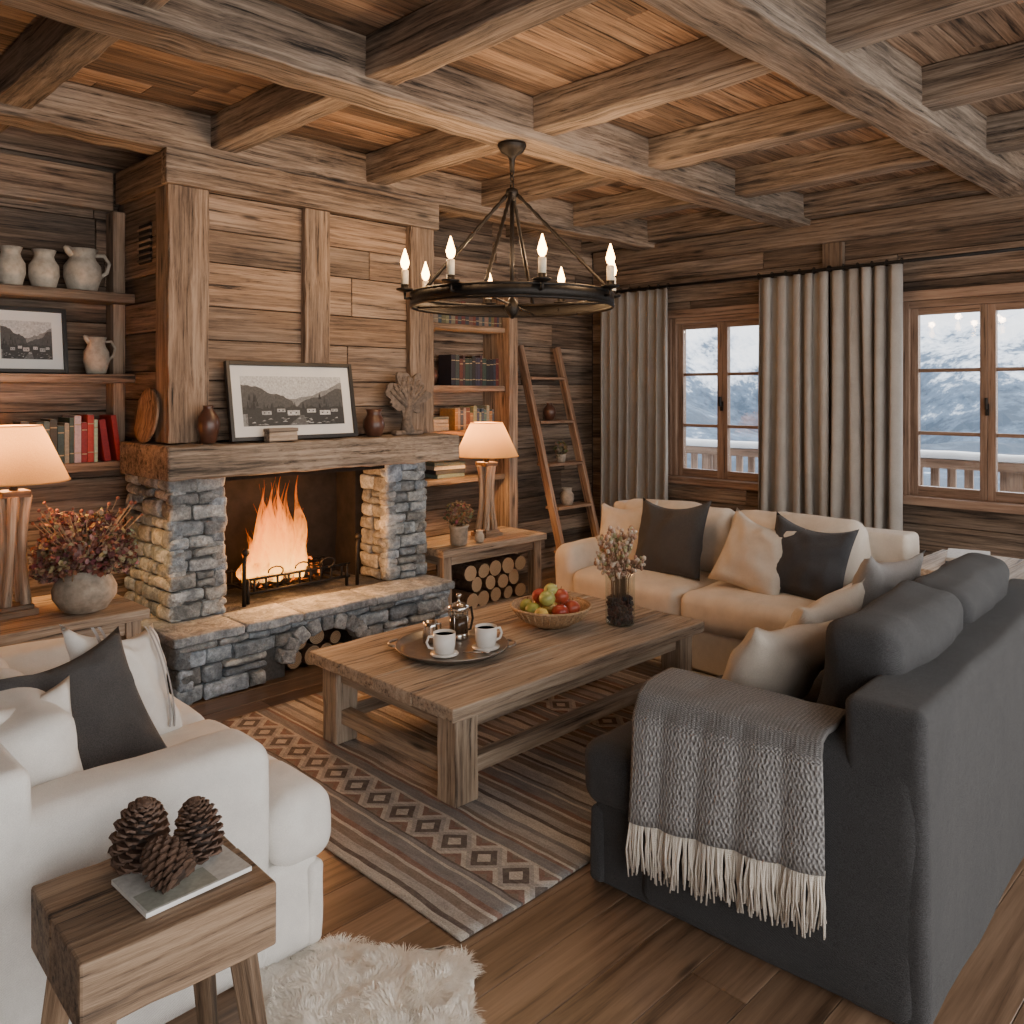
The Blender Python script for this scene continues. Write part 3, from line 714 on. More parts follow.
def bouquet(mb, c, n_, r_, zc, sc, cols, ps=.018, stems=14, z0=.1, leaf=0):
    c = Vector(c)
    for i in range(stems):
        a = U(0, 6.28); q = U(.1, .9)*r_; e = c+Vector((math.cos(a)*q*sc[0], math.sin(a)*q*sc[1], zc+U(-.5, .6)*r_*sc[2])); s_ = c+Vector((math.cos(a)*.02, math.sin(a)*.02, z0))
        mb.tube(VSTEM, [s_, s_.lerp(e, .5)+Vector((0, 0, .02)), e], .0025, 4, col=(.22, .16, .09))
    for i in range(n_):
        d = Vector((R.gauss(0, 1), R.gauss(0, 1), R.gauss(0, 1))).normalized()*r_*U(.55, 1)**.6; d = Vector((d.x*sc[0], d.y*sc[1], d.z*sc[2]))
        p = c+Vector((0, 0, zc))+d; col = R.choice(cols); col = tuple(x*U(.7, 1.25) for x in col)
        rm = Matrix.Rotation(U(0, 6.28), 3, Vector((U(-1, 1), U(-1, 1), U(-1, 1))).normalized())
        s_ = ps*U(.6, 1.3); q = [rm @ Vector(v)*s_ for v in ((-1, -.6, 0), (0, -1, .3), (1, -.5, 0), (1, .6, .3), (0, 1, 0), (-1, .5, .3))]
        mb.add([p+v for v in q]+[p], [(0, 1, 6), (1, 2, 6), (2, 3, 6), (3, 4, 6), (4, 5, 6), (5, 0, 6)], VSTEM, False, None, None, col)
mb = MB('dried_hydrangea_arrangement'); mb.M = T(1.40, 4.30, .552)
mb.lathe(CLAY, [(.07, 0), (.10, .01), (.14, .07), (.143, .11), (.12, .16), (.085, .185), (.095, .2), (.08, .195), (.07, .17)], n=32)
for cx, cy, cz, r_ in ((0, 0, .34, .12), (-.13, .02, .29, .11), (.14, -.02, .29, .11), (.05, -.1, .27, .1), (-.06, .1, .38, .1), (.09, .06, .39, .09), (-.11, -.1, .28, .09), (-.18, 0, .22, .07), (.19, 0, .22, .07)):
    bouquet(mb, (cx*.9, cy*.9, 0), 330, r_, cz, (1, 1, .9), [(.17, .055, .04), (.22, .10, .07), (.13, .05, .045), (.30, .21, .14), (.19, .13, .08), (.34, .26, .17)], .013, 4, .17)
for k in range(60):
    a = U(0, 6.28); e = Vector((math.cos(a)*U(.12, .27), math.sin(a)*U(.12, .24), U(.25, .52))); mb.tube(VSTEM, [(0, 0, .18), e*.6+Vector((0, 0, .08)), e], .002, 4, col=(.3, .2, .12)); mb.ball(VSTEM, e, U(.006, .011), n=6, col=(.24, .08, .05))
mb.done()
mb = MB('small_potted_plant'); mb.M = T(3.92, 4.45, .522)
mb.lathe(CLAY, [(.05, 0), (.06, .01), (.065, .12), (.075, .14), (.065, .14), (.055, .1)], n=20)
bouquet(mb, (0, 0, 0), 300, .11, .22, (1, 1, .8), [(.12, .12, .07), (.22, .11, .08), (.18, .13, .07)], .011, 22, .12); mb.done()
jar('small_cup', (4.10, 4.43, .522), .085, .036, CLAYL, False, 1)

mb = MB('ladder_shelf')
def lp(u, x): return Vector((x, 4.56+(5.13-4.56)*u, 2.0*u))
for x in (5.22, 5.70):
    a, b = lp(0, x), lp(1, x); L_ = (b-a).length; sv = mb.M; mb.M = Matrix.Translation(a) @ Rx(-math.degrees(math.atan2(b.y-a.y, b.z-a.z)))
    mb.box(W_LADDER, -.022, .022, -.034, .034, 0.012, L_, jit=.001, seg=5); mb.M = sv
for k, u in enumerate((.13, .31, .49, .67, .86)):
    p = lp(u, 0); mb.box(W_LADDER, 5.243, 5.677, p.y-.05, p.y+.12-.04*u, p.z-.012, p.z+.012)
mb.done(.004)
for u, kind in ((.31, 0), (.67, 2)):
    p = lp(u, 5.42); jar('ladder_pot', (5.42, p.y+.015, p.z+.013), .15, .06, BROWNC if kind else CLAY, False, 1 if not kind else 2)
p = lp(.49, 5.42)
mb = MB('trailing_plant'); mb.M = T(5.45, p.y+.01, p.z+.013); mb.lathe(CLAY, [(.035, 0), (.045, .07), (.04, .07), (.03, .03)], n=16); bouquet(mb, (0, 0, 0), 160, .07, .11, (1, .7, 1), [(.10, .11, .06), (.2, .15, .08)], .013, 8, .05); mb.done()

# ------------------------------------------------------------------ curtains
def curtain(name, y0, y1, z0=.015, z1=2.5, x=6.12, folds=7):
    mb = MB(name); W_ = y1-y0; ph = U(0, 6)
    def fn(u, v):
        z = z1+(z0-z1)*v; k = folds*2*math.pi; uu = u+.05*noise.noise(Vector((u*4, v*.9, ph)))*(.3+v)+.02*math.sin(u*9+ph)
        amp = (.036+.022*v)*(1+.45*noise.noise(Vector((u*6+ph, v*.6, 3))))+.014*noise.noise(Vector((u*7, v*1.4, ph)))
        sway = .018*noise.noise(Vector((u*4, v*2.2, ph+5)))+.007*math.sin(k*uu*2.3+ph*2)*v
        y = y0+W_*u+.014*math.sin(k*uu*2+ph)
        return (x+amp*math.sin(k*uu+ph)+sway, y, z)
    mb.grid(F_CURT, fn, folds*16, 30)
    for k in range(folds+1):
        yy = y0+W_*k/folds; mb.tube(IRONB, [(x+.022*math.cos(a), yy, 2.52+.022*math.sin(a)) for a in [i*math.pi/6 for i in range(13)]], .003, 4)
    return mb.done(solid=.004)
curtain('curtain', 4.20, 4.92, folds=7); curtain('curtain', 2.77, 3.34, folds=5); curtain('curtain', 2.24, 2.76, folds=5)
curtain('curtain', .50, 1.14, folds=6)
mb = MB('curtain_rod')
mb.tube(IRONB, [(6.12, .45, 2.52), (6.12, 5.0, 2.52)], .012, 10)
for y in (.45, 5.0): mb.ball(IRONB, (6.12, y, 2.52), .026)
for y in (.47, 2.765, 4.95): mb.tube(IRONB, [(6.12, y, 2.52), (6.29, y, 2.52)], .009, 8)
mb.done()

# ------------------------------------------------------------------ sofas
def sofa(name, M, mat, L, D, armh, armw, armD, backh, nc, Tc, bc=True, bch=.12, ncb=None, br=.055, armr=.055):
    mb = MB(name); mb.M = M
    mb.rbox(mat, .012, L-.012, .012, D-.045, 0, .27, r=.025, puff=(0, 0, 0), wr=.006, wf=4, m=8)
    for x0 in (0, L-armw): mb.rbox(mat, x0, x0+armw, 0, armD, .0, armh, r=armr, puff=(.008, 0, .01), wr=.010, wf=5, m=8)
    mb.rbox(mat, .004, L-.004, -.004, .2, .0, backh, r=.03, puff=(0, .01, .0), wr=.010, wf=4, m=12)
    mb.rbox(mat, 0, L, D-.09, D-.035, .01, .25, r=.02, wr=.008, wf=6, m=12)
    inx0, inx1 = armw, L-armw; w = (inx1-inx0)/nc
    for i in range(nc): mb.rbox(mat, inx0+i*w+.004, inx0+(i+1)*w-.004, .19, D, .25, .455, r=.06, puff=(0, .012, .03), wr=.010, wf=5, m=8)
    if Tc:
        for x0, x1 in ((-.005, armw+.09), (L-armw-.09, L+.005)): mb.rbox(mat, x0, x1, armD+.004, D+.003, .25, .455, r=.06, puff=(0, .012, .012), wr=.008, wf=6, m=5)
    if bc:
        nb = ncb or nc; w = (inx1-inx0)/nb; rot = Matrix.Rotation(rad(9), 3, 'X')
        for i in range(nb): mb.rbox(mat, inx0+i*w+.006, inx0+(i+1)*w-.006, .17, .37, .45, backh+bch, r=br, puff=(.01, .05, .012), wr=.022, wf=6, rot=rot, m=8)
    return mb
MS = T(2.17, .74, 0) @ Rz(3)
mb = sofa('charcoal_sofa', MS, F_CHAR, 1.9, 1.06, .67, .22, .84, .81, 2, True, bch=.12); mb.done()
MC = T(4.98, 1.72, 0) @ Rz(90)
mb = sofa('cream_sofa', MC, F_CREAM, 2.05, .89, .59, .2, .85, .81, 2, False, True, .05, br=.07, armr=.08); mb.done()
MW = T(.38, 3.65, 0) @ Rz(-90)
mb = sofa('white_sofa', MW, F_WHITE, 1.55, .99, .63, .22, .80, .75, 2, True, bch=.02); mb.done()

def pillow(name, mat, c, w, h, th, az, tilt, roll=0, mat2=None):
    mb = MB(name); mb.M = T(*c) @ Rz(az) @ Rx(90-tilt) @ Rz(roll); n_ = 18; vs = []; fs = []; so = Vector((U(0, 99),)*3); idx = {}
    for s_ in (1, -1):
        for i in range(n_+1):
            for j in range(n_+1):
                u, v = -1+2*i/n_, -1+2*j/n_; edge = i in (0, n_) or j in (0, n_)
                if edge and s_ == -1: idx[(s_, i, j)] = idx[(1, i, j)]; continue
                x = w/2*u*(1-.09*(1-v*v)); y = h/2*v*(1-.09*(1-u*u)); z = s_*th/2*((1-u*u)*(1-v*v))**.42
                z += .024*noise.noise(Vector((u*2.6, v*2.6, s_*3))+so)*(0 if edge else 1)
                if v > .4: y -= .045*(1-u*u)*(v-.4)/.6
                idx[(s_, i, j)] = len(vs); vs.append((x, y, z))
        for i in range(n_):
            for j in range(n_): fs.append((idx[(s_, i, j)], idx[(s_, i+1, j)], idx[(s_, i+1, j+1)], idx[(s_, i, j+1)]))
    mb.add(vs, fs, mat, True)
    if mat2:
        for k in (-.62, -.5, .5, .62):
            f_ = lambda u, v: (w*(k/2)+(-.5+u)*.012, h*.42*(2*v-1), th/2*max(0, (1-(k+(u-.5)*.06)**2)*(1-(.86*(2*v-1))**2))**.42+.011)
            mb.grid(mat2, f_, 2, 16)
    return mb.done()
pillow('cream_cushion', F_CREAM, (4.52, 3.44, .66), .44, .44, .16, -84, 22, 6)
pillow('dark_cushion', F_DGREY, (4.42, 3.02, .69), .50, .50, .17, -88, 22, 3)
pillow('cream_cushion', F_BEIGE, (4.40, 2.42, .67), .44, .46, .17, -84, 26, -12)
pillow('dark_cushion', F_NAVY, (4.46, 2.14, .67), .46, .46, .16, -78, 22, -8)
pillow('beige_cushion', F_BEIGE, (2.62, 1.38, .66), .48, .44, .18, 168, 30, 5)
pillow('beige_cushion', F_BEIGE, (3.00, 1.42, .68), .46, .44, .16, 180, 28, -6)
pillow('grey_cushion', F_MID, (3.56, 1.40, .73), .46, .46, .16, 172, 22, 4)
pillow('striped_cushion', F_WHITE, (1.05, 2.86, .64), .42, .42, .15, 34, 28, -16, F_MID)
pillow('dark_cushion', F_DGREY, (.81, 2.64, .65), .50, .44, .17, 10, 34, 4)
pillow('white_cushion', F_WHITE, (.60, 2.44, .66), .40, .38, .15, 10, 36, -6)

mb = MB('knit_throw'); mb.M = MS
ah = .67
path = [(-.026, .31), (-.024, .62), (-.01, ah+.004), (.03, ah+.022), (.11, ah+.026), (.19, ah+.022), (.235, ah), (.245, .52)]
def pp(u):
    u *= len(path)-1; i = min(int(u), len(path)-2); f = u-i; return path[i][0]*(1-f)+path[i+1][0]*f, path[i][1]*(1-f)+path[i+1][1]*f
def thr(u, v):
    x, z = pp(u); y = .25+.57*v; side = max(0, 1-u*3.2); 
    y += .03*side*(v-.5)+(.012*noise.noise(Vector((u*5, v*3, 2))))
    f = .014*math.sin(v*15+.8*math.sin(u*4))*side
    z += .0 if u > .3 else -.03*(v-.5)*side*2
    return (x-abs(f)*1.2-.004*side, y, z+(.004*noise.noise(Vector((v*8, u*9, 1))) if u > .3 else 0))
mb.grid(KNIT, thr, 44, 50, True, gsc=(1.0, .6)); par = mb.done(solid=.016)
mb = MB('fringe'); mb.M = MS
for k in range(190):
    v = (k+.5)/190; p = Vector(thr(0, v)); L_ = U(.12, .17); q = p+Vector((U(-.014, .002), U(-.018, .018), -L_)); m_ = (p+q)/2+Vector((U(-.010, .004), U(-.01, .01), 0))
    mb.tube(FRINGE, [p+Vector((0, 0, .01)), m_, q], [.0036, .0032, .0024], 5)
mb.done(parent=par)

# ------------------------------------------------------------------ rug + sheepskin
mb = MB('area_rug')
def rf(u, v): return (1.62+2.5*u+.006*noise.noise(Vector((v*5, 0, 3))), 1.83+2.03*v+.006*noise.noise(Vector((u*5, 0, 9))), .006+.003*noise.noise(Vector((u*12, v*10, 0))))
mb.grid(RUG, rf, 60, 50); mb.done(solid=.008)
mb = MB('sheepskin_rug')
cx, cy = 1.13, 1.70
def outl(a): return 1+.16*math.sin(2*a+.4)+.10*math.sin(5*a+1)+.05*math.sin(9*a)
def sf(u, v):
    a = v*2*math.pi; r_ = u*outl(a); return (cx+.37*r_*math.cos(a), cy+.42*r_*math.sin(a), .004+.035*(1-u**3)+.014*noise.noise(Vector((math.cos(a)*u*4, math.sin(a)*u*4, 2))))
mb.grid(SHEEPW, sf, 14, 60)
vs = []; fs = []
for k in range(34000):
    u = math.sqrt(U(0, 1)); a = U(0, 1); p = Vector(sf(u, a)); cl = noise.noise_vector(p*14)
    d = Vector((math.cos(a*6.28)*(.3+.4*u)+cl.x*1.9+U(-.12, .12), math.sin(a*6.28)*(.3+.4*u)+cl.y*1.9+U(-.12, .12), 1.0*(1.2-u*.5))).normalized()
    L_ = U(.028, .050); s_ = Vector((-d.y, d.x, 0)).normalized()*U(.0008, .0016); b = len(vs)
    for q in range(4):
        f_ = q/3; pt = p+d*L_*f_-Vector((0, 0, .026*f_*f_)); pt.z = max(pt.z, .004); ww = s_*(1-f_*.75); vs += [pt-ww, pt+ww]
    for q in range(3): fs.append((b+2*q, b+2*q+1, b+2*q+3, b+2*q+2))
mb.add(vs, fs, SHEEPW, True); mb.done()

# ------------------------------------------------------------------ coffee table + items
mb = MB('coffee_table'); x0, x1, y0, y1, zt = 2.06, 3.78, 2.37, 3.38, .415; z0_ = .012
npl = 4; w = (y1-y0)/npl
for i in range(npl): mb.box(W_TABLE, x0, x1, y0+i*w+.001, y0+(i+1)*w-.001, zt-.055, zt, jit=.0025, seg=16, axis=0, tint=U(.35, .85))
lg = .115
for x in (x0+.05, x1-.05-lg):
    for y in (y0+.04, y1-.04-lg): mb.box(W_TABLE, x, x+lg, y, y+lg, z0_, zt-.055, jit=.003, seg=5, tint=.3)
for y in (y0+.065, y1-.065-.06):
    mb.box(W_TABLE, x0+.16, x1-.16, y, y+.05, zt-.13, zt-.055, tint=.2); mb.box(W_TABLE, x0+.16, x1-.16, y, y+.055, .10, .165, jit=.002, seg=8, tint=.35)
for x in (x0+.075, x1-.135):
    mb.box(W_TABLE, x, x+.05, y0+.15, y1-.15, zt-.13, zt-.055, tint=.2); mb.box(W_TABLE, x, x+.055, y0+.15, y1-.15, .10, .165, jit=.002, seg=6, tint=.35)
mb.done(.006)
ZT = zt+.0025
mb = MB('serving_tray'); mb.M = T(2.53, 2.92, ZT)
mb.lathe(PEWTER, [(.01, 0), (.21, 0), (.24, .012), (.255, .03), (.262, .032), (.258, .026), (.238, .008), (.21, .004), (.01, .004)], n=48)
for s_ in (-1, 1):
    mb.tube(PEWTER, [(s_*(.255+.035*math.sin(a))*.707+.05*math.cos(a)*.707, -s_*(.255+.035*math.sin(a))*.707+.05*math.cos(a)*.707, .031) for a in [i*math.pi/8 for i in range(9)]], .006, 6)
mb.done()
def mug(c, ang):
    mb = MB('coffee_mug'); mb.M = T(*c) @ Rz(ang)
    mb.lathe(CERA, [(.02, 0), (.062, .002), (.065, .007), (.02, .007)], n=28)
    mb.lathe(CERA, [(.032, .008), (.044, .012), (.050, .05), (.051, .10), (.048, .10), (.046, .05), (.036, .016), (.005, .015)], n=28)
    mb.lathe(COFFEE, [(.002, .088), (.0465, .088)], n=24)
    mb.tube(CERA, [(.047, 0, .083), (.07, 0, .085), (.08, 0, .06), (.07, 0, .036), (.047, 0, .03)], .006, 8); mb.done()
mug((2.45, 2.88, ZT+.005), 150); mug((2.65, 2.82, ZT+.005), -20)
mb = MB('coffee_press'); mb.M = T(2.66, 3.02, ZT+.005)
mb.lathe(STEEL, [(.045, 0), (.048, .005), (.048, .03), (.045, .032)], n=28); mb.lathe(COFG, [(.043, .03), (.043, .105)], n=28); mb.lathe(VGLASS, [(.044, .105), (.044, .14)], n=28, cap=False)
mb.lathe(STEEL, [(.047, .135), (.05, .14), (.049, .155), (.03, .168), (.008, .172), (.006, .19), (.013, .2), (.012, .212), (.003, .216)], n=28)
for a in range(4): mb.tube(STEEL, [(.047*math.cos(a*1.57+.4), .047*math.sin(a*1.57+.4), .01), (.047*math.cos(a*1.57+.4), .047*math.sin(a*1.57+.4), .14)], .003, 5)
mb.tube(IRONB, [(.047, 0, .13), (.08, 0, .135), (.09, 0, .08), (.075, 0, .03), (.047, 0, .03)], .006, 8); mb.done()
mb = MB('milk_jug'); mb.M = T(2.52, 3.06, ZT+.005); mb.lathe(STEEL, [(.03, 0), (.036, .004), (.04, .04), (.03, .075), (.034, .1), (.031, .1), (.027, .075)], n=24); mb.tube(STEEL, [(.032, 0, .08), (.06, 0, .08), (.06, 0, .035), (.038, 0, .03)], .004, 6); mb.done()
mb = MB('teaspoon'); mb.M = T(2.56, 2.79, ZT+.008) @ Rz(-50); mb.tube(STEEL, [(-.06, 0, .0), (.03, 0, .004)], .0025, 6); mb.ball(STEEL, (.045, 0, .004), .017, (1.3, .8, .3), 10); mb.done()

mb = MB('fruit_bowl'); mb.M = T(3.16, 2.88, ZT)
BOWL = plain('wicker', (.42, .28, .16), .7, 0, .5, 90, .4)
pr = [(.08, 0), (.10, .004)]
for k in range(9): pr.append((.105+.095*(k/8)**.7+(.003 if k % 2 else 0), .01+.085*k/8))
pr += [(.205, .098), (.197, .1), (.19, .085), (.15, .03), (.09, .012), (.005, .01)]
mb.lathe(BOWL, pr, n=40)
for k in range(30):
    a = k*6.283/30; mb.tube(BOWL, [(.105*math.cos(a), .105*math.sin(a), .01), (.165*math.cos(a+.05), .165*math.sin(a+.05), .045), (.203*math.cos(a+.1), .203*math.sin(a+.1), .097)], .004, 5)
mb.tube(BOWL, [(.203*math.cos(a), .203*math.sin(a), .099) for a in [i*.2094 for i in range(31)]], .007, 6)
mb.done()
mb = MB('assorted_fruit'); mb.M = T(3.16, 2.88, ZT)
FR = vcol('fruit_skin', .3, .05, 25, .25)
fr = [(-.1, .03, .085, .042, (.30, .34, .08)), (-.03, -.09, .085, .043, (.36, .05, .03)), (.07, -.08, .085, .043, (.42, .08, .04)), (.11, .02, .085, .043, (.35, .04, .03)), (.03, .10, .085, .043, (.55, .27, .08)), (-.06, .11, .085, .04, (.35, .38, .10)), (0, 0, .09, .045, (.6, .38, .10)),
      (-.05, -.02, .145, .042, (.38, .40, .12)), (.03, -.04, .145, .042, (.42, .08, .04)), (.05, .04, .14, .04, (.55, .20, .08)), (-.02, .06, .14, .04, (.42, .06, .04)), (.0, .0, .175, .038, (.44, .44, .14)), (-.125, -.05, .085, .036, (.62, .45, .12))]
for x, y, z, r_, c in fr:
    mb.ball(FR, (x, y, z), r_, (1, 1, .92), 16, col=c); mb.tube(VSTEM, [(x, y, z+r_*.85), (x+.005, y, z+r_*1.2)], .0018, 4, col=(.12, .07, .03))
mb.done()
mb = MB('glass_flower_vase'); mb.M = T(3.42, 2.64, ZT)
mb.lathe(VGLASS, [(.04, 0), (.07, .003), (.075, .02), (.075, .24), (.078, .25)], n=36, cap=False)
mb.lathe(VGLASS, [(.01, .004), (.07, .004)], n=36, cap=False)
for k in range(520):
    a = U(0, 6.28); r_ = .062*math.sqrt(U(0, 1)); mb.ball(VSTEM, (r_*math.cos(a), r_*math.sin(a), U(.012, .14)), U(.008, .012), n=6, col=R.choice([(.03, .025, .03), (.08, .03, .03), (.06, .05, .05)]))
for k in range(30):
    a = U(0, 6.28); s_ = U(.03, .18); H_ = U(.26, .50); e = Vector((s_*math.cos(a), s_*math.sin(a), H_)); p0 = Vector((.3*e.x, .3*e.y, .05)); m_ = Vector((e.x*.35, e.y*.35, .27*H_/.4))
    pts = [p0, m_, m_.lerp(e, .5)+Vector((0, 0, .015)), e]; mb.tube(VSTEM, pts, [.003, .0025, .002, .0015], 4, col=(.20, .13, .08))
    for q in range(15):
        f_ = U(.35, 1); p = m_.lerp(e, f_)+Vector((U(-.018, .018), U(-.018, .018), U(-.01, .02))); mb.ball(VSTEM, p, U(.006, .013), (1, 1, 1.2), 6, col=R.choice([(.50, .38, .30), (.38, .22, .15), (.58, .48, .38), (.30, .18, .12), (.33, .30, .16)]))
mb.done()

# ------------------------------------------------------------------ chandelier
CX, CY, RZ_, RR = 3.08, 3.08, 2.07, .52
mb = MB('chandelier'); mb.M = T(CX, CY, 0)
mb.lathe(IRON, [(.075, 2.883), (.075, 2.873), (.06, 2.845), (.025, 2.825), (.015, 2.80), (.012, 2.74)], n=24)
for k in range(3):
    z = 2.735-k*.03; a0 = 0 if k % 2 else 1.57
    mb.tube(IRON, [(.011*math.cos(t_)*math.cos(a0), .011*math.cos(t_)*math.sin(a0), z+.02*math.sin(t_)) for t_ in [i*.5236 for i in range(13)]], .0035, 5)
mb.lathe(IRON, [(.01, 2.66), (.03, 2.65), (.034, 2.63), (.02, 2.60), (.01, 2.59)], n=16)
mb.lathe(IRON, [(RR-.004, RZ_-.03), (RR+.006, RZ_-.03), (RR+.006, RZ_+.03), (RR-.004, RZ_+.03), (RR-.004, RZ_-.03)], n=72, cap=False)
for z in (RZ_-.03, RZ_+.03): mb.tube(IRON, [((RR)*math.cos(i*math.pi/30), RR*math.sin(i*math.pi/30), z) for i in range(61)], .009, 6)
for k in range(4):
    a = k*math.pi/2+.55; c_, s_ = math.cos(a), math.sin(a)
    N_ = 22; mb.tube(IRON, [(c_*(.02+(RR-.02)*u), s_*(.02+(RR-.02)*u), 2.63-(2.63-RZ_-.03)*u+.0*u) for u in [i/N_ for i in range(N_+1)]], [.008+(.004 if i % 2 else 0) for i in range(N_+1)], 6)
    mb.tube(IRON, [(0, 0, RZ_-.02), (c_*RR, s_*RR, RZ_-.02)], .006, 6)
mb.tube(IRON, [(0, 0, 2.6), (0, 0, RZ_-.05)], .011, 8); mb.lathe(IRON, [(.008, RZ_-.09), (.022, RZ_-.07), (.04, RZ_-.04), (.03, RZ_-.01), (.012, RZ_+.02)], n=16)
cand = []
for k in range(8):
    a = k*math.pi/4+.25; rr = RR+.035; x, y = rr*math.cos(a), rr*math.sin(a)
    mb.tube(IRON, [((RR-.005)*math.cos(a), (RR-.005)*math.sin(a), RZ_), (rr*math.cos(a), rr*math.sin(a), RZ_+.0), (x, y, RZ_+.035)], .008, 6)
    mb.lathe(IRON, [(.012, RZ_+.03), (.042, RZ_+.04), (.045, RZ_+.048), (.02, RZ_+.045), (.02, RZ_+.07)], c=(x, y, 0), n=16)
    mb.lathe(CANDLE, [(.018, RZ_+.05), (.019, RZ_+.14), (.012, RZ_+.145)], c=(x, y, 0), n=14)
    mb.lathe(BULB, [(.005, RZ_+.145), (.017, RZ_+.157), (.023, RZ_+.180), (.014, RZ_+.212), (.002, RZ_+.25)], c=(x, y, 0), n=12)
    cand.append((CX+x, CY+y, RZ_+.19))
mb.done()
for p in cand:
    l = bpy.data.lights.new('candle_light', 'POINT'); l.energy = 7; l.color = (1, .64, .35); l.shadow_soft_size = .03
    o = bpy.data.objects.new('candle_light', l); o.location = (p[0], p[1], p[2]+.10); bpy.context.collection.objects.link(o)

# ------------------------------------------------------------------ foreground side table, magazine, pinecones
mb = MB('rustic_block_table'); Mt = T(.725, 1.80, 0) @ Rz(-2); mb.M = Mt; zt2 = .555
mb.box(W_BLOCK, -.195, .195, -.17, .02, zt2-.135, zt2, jit=.002, seg=6, axis=0, tint=.55); mb.box(W_BLOCK, -.195, .195, .021, .17, zt2-.135, zt2, jit=.002, seg=6, axis=0, tint=.65)
for sx in (-1, 1):
    for sy in (-1, 1):
        p = Vector((sx*.14, sy*.115, zt2-.13)); q = Vector((sx*.19, sy*.155, .0)); mb.tube(W_BLOCK, [q, q.lerp(p, .5), p], [.026, .03, .034], 4, smooth=False)
mb.done(.006)
mb = MB('magazine'); mb.M = T(.775, 1.775, zt2+.003) @ Rz(2)
mb.box(MATTE, -.115, .115, -.085, .085, 0, .009); mb.box(VC, -.115, .115, -.085, .085, .009, .010, col=(.5, .50, .48)); mb.box(VC, -.11, .04, -.08, -.01, .010, .0105, col=(.28, .29, .25)); mb.done(.001, 1)
def cone(mb, c, r_, h, tilt, az):
    sv = mb.M; mb.M = T(*c) @ Rz(az) @ Rx(tilt)
    mb.lathe(CONEM, [(r_*.3, -h/2), (r_*.6, -h*.3), (r_*.55, 0), (r_*.3, h*.3), (.003, h/2)], n=12, col=(.03, .017, .011))
    n_ = 115
    for k in range(n_):
        f_ = k/n_; z = -h*.5+h*1.0*f_; rr = r_*(math.sin(math.pi*min(1, f_*.78+.22))**.75)*.98; a = k*2.39996; el = rad(-5+70*f_)
        d = Vector((math.cos(a)*math.cos(el), math.sin(a)*math.cos(el), math.sin(el))); s_ = Vector((-math.sin(a), math.cos(a), 0)); up = d.cross(s_)*-1
        o = Vector((0, 0, z)); L_ = max(.008, rr); w_ = r_*.30*(1-.5*f_); tt = r_*.07
        A_ = [o+d*L_*.3-s_*w_*.3, o+d*L_*.3+s_*w_*.3, o+d*L_*.85+s_*w_, o+d*L_+s_*w_*.45, o+d*L_*1.04+up*tt*.8, o+d*L_-s_*w_*.45, o+d*L_*.85-s_*w_]
        B_ = [p-up*tt for p in A_]
        k_ = U(.8, 1.25); mb.add(A_+B_, [tuple(range(7)), tuple(reversed(range(7, 14)))]+[(i, (i+1) % 7, 7+(i+1) % 7, 7+i) for i in range(7)], CONEM, False, None, None, (.095*k_, .054*k_, .036*k_))
    mb.M = sv
mb = MB('pine_cones'); zz0 = zt2+.011
cone(mb, (.725, 1.875, zz0+.070), .064, .14, 12, 20); cone(mb, (.83, 1.82, zz0+.062), .055, .125, -10, 50); cone(mb, (.735, 1.765, zz0+.046), .052, .098, 60, 200)
mb.done()

plank_table('end_table', 4.50, 5.15, 1.02, 1.66, .70, .05, .06).done(.004)
bstack('book_stack', 4.80, 1.42, .703, 2, .3, .2, 20)

# ------------------------------------------------------------------ outside
mb = MB('balcony')
for k in range(12): mb.box(W_WIN, 6.5+k*.14, 6.63+k*.14, -2, 7, -.06, -.02)
mb.rbox(SNOW, 6.55, 8.1, -2, 7, -.02, .10, r=.04, m=14, wr=.03, wf=2)
for y in range(-2, 8): mb.box(W_WIN, 8.0, 8.09, y-.05, y+.05, -.05, 1.0)
mb.box(W_WIN, 7.98, 8.11, -2, 7, .92, 1.0); mb.box(W_WIN, 8.02, 8.07, -2, 7, .2, .26)
y = -2
while y < 7: mb.box(W_WIN, 8.03, 8.06, y, y+.07, .24, .93); y += .14
mb.rbox(SNOW, 7.97, 8.12, -2, 7, 1.0, 1.07, r=.035, m=20, wr=.012, wf=4)
mb.done()
mb = MB('snowy_mountains')
def terr(u, v):
    a = rad(-20+90*v); rho = 14*math.exp(u*math.log(1300/14)); x, y = 8+rho*math.cos(a), rho*math.sin(a)
    s_ = max(0, min(1, (rho-240)/650)); s_ = s_*s_*(3-2*s_)
    n_ = noise.fractal(Vector((x*.0045, y*.0045, 1.3)), 1.0, 2.1, 7); rg = 1-abs(noise.noise(Vector((x*.006, y*.006, 7.7))))*2
    h = -26-9*math.exp(-rho/60)+s_*(68+75*rg+64*n_)+min(1, rho/150)*8*n_
    if rho > 1080: h -= (rho-1080)*.4
    return (x, y, h)
mb.grid(MOUNT, terr, 130, 170, False); mb.done()

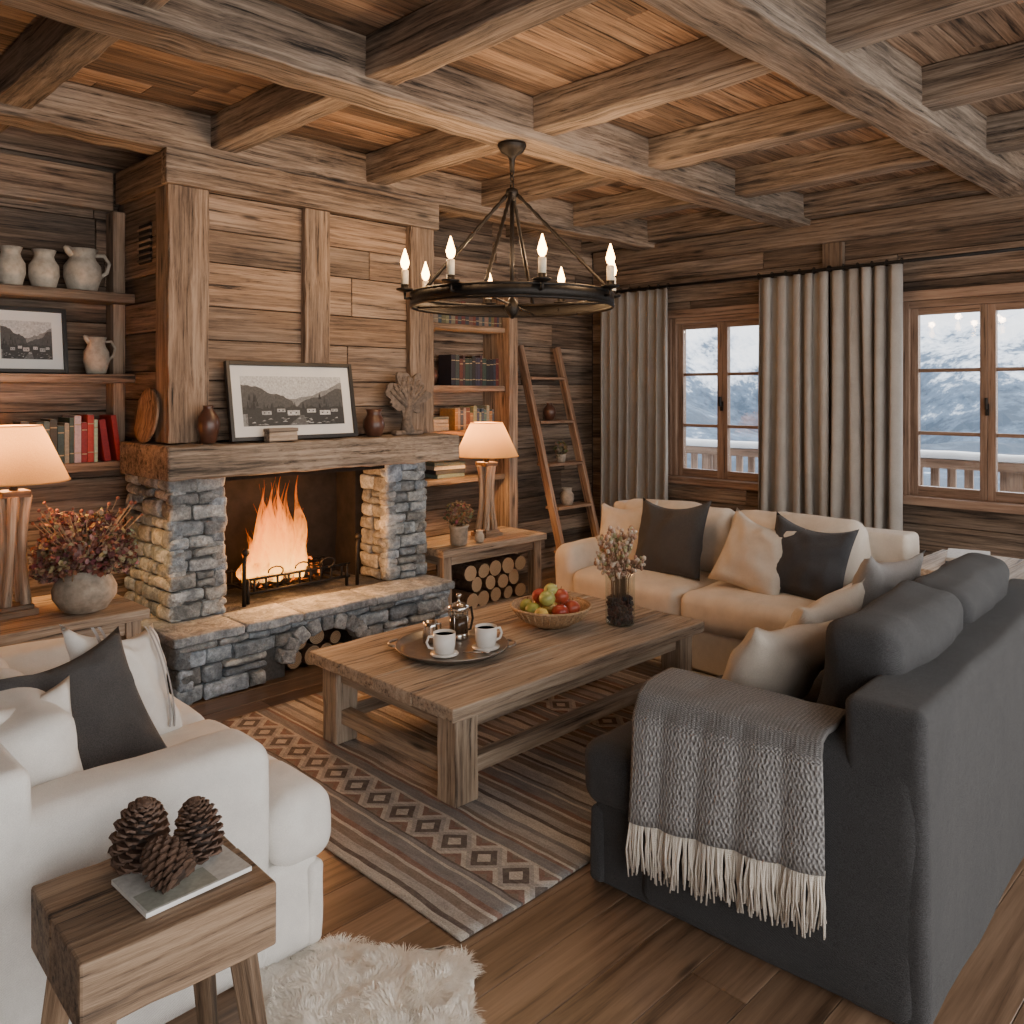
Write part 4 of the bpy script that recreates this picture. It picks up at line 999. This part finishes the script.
# ------------------------------------------------------------------ lights
def light(name, typ, loc, e, col, size=.1):
    l = bpy.data.lights.new(name, typ); l.energy = e; l.color = col
    if typ == 'POINT': l.shadow_soft_size = size
    if typ == 'SUN': l.angle = size
    o = bpy.data.objects.new(name, l); o.location = loc
    bpy.context.collection.objects.link(o); return o
light('fire_light', 'POINT', (2.64, 4.58, .72), 56, (1, .42, .13), .12)
light('ember_light', 'POINT', (2.66, 4.72, 1.0), 6, (1, .38, .11), .08)
o = light('winter_sun', 'SUN', (0, 0, 20), 2.4, (1, .95, .88), .02)
o.rotation_euler = Vector((.22, -1, -.55)).to_track_quat('-Z', 'Y').to_euler()
o = light('hazy_daylight', 'SUN', (0, 0, 22), 4.4, (.96, .98, 1), rad(60))
o.rotation_euler = Vector((-1, .05, -.42)).to_track_quat('-Z', 'Y').to_euler()

# hazy sky, with extra brightness added behind the viewer to fill the room
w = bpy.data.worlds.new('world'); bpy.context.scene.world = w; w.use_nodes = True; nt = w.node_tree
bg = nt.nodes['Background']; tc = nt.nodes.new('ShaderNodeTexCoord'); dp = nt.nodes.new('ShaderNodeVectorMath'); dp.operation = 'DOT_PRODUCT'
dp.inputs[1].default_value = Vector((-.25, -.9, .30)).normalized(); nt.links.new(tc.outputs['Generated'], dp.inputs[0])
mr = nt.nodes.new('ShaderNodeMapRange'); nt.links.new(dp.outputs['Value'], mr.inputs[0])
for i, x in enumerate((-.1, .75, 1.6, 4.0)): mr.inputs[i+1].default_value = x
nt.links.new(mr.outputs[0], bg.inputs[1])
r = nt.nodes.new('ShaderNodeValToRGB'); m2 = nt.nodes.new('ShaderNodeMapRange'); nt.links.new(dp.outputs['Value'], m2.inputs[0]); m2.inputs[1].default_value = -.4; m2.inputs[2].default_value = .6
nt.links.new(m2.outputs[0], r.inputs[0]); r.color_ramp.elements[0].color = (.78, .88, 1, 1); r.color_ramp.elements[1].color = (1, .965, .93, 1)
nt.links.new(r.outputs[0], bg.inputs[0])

cam = bpy.data.cameras.new('camera'); co = bpy.data.objects.new('camera', cam); bpy.context.collection.objects.link(co)
co.location = (0, 0, 1.6); co.rotation_euler = (rad(90), 0, rad(-45)); cam.lens = 36*840/1024; cam.sensor_width = 36; cam.shift_y = -120/1024; cam.clip_end = 5000; cam.clip_start = .05
bpy.context.scene.camera = co
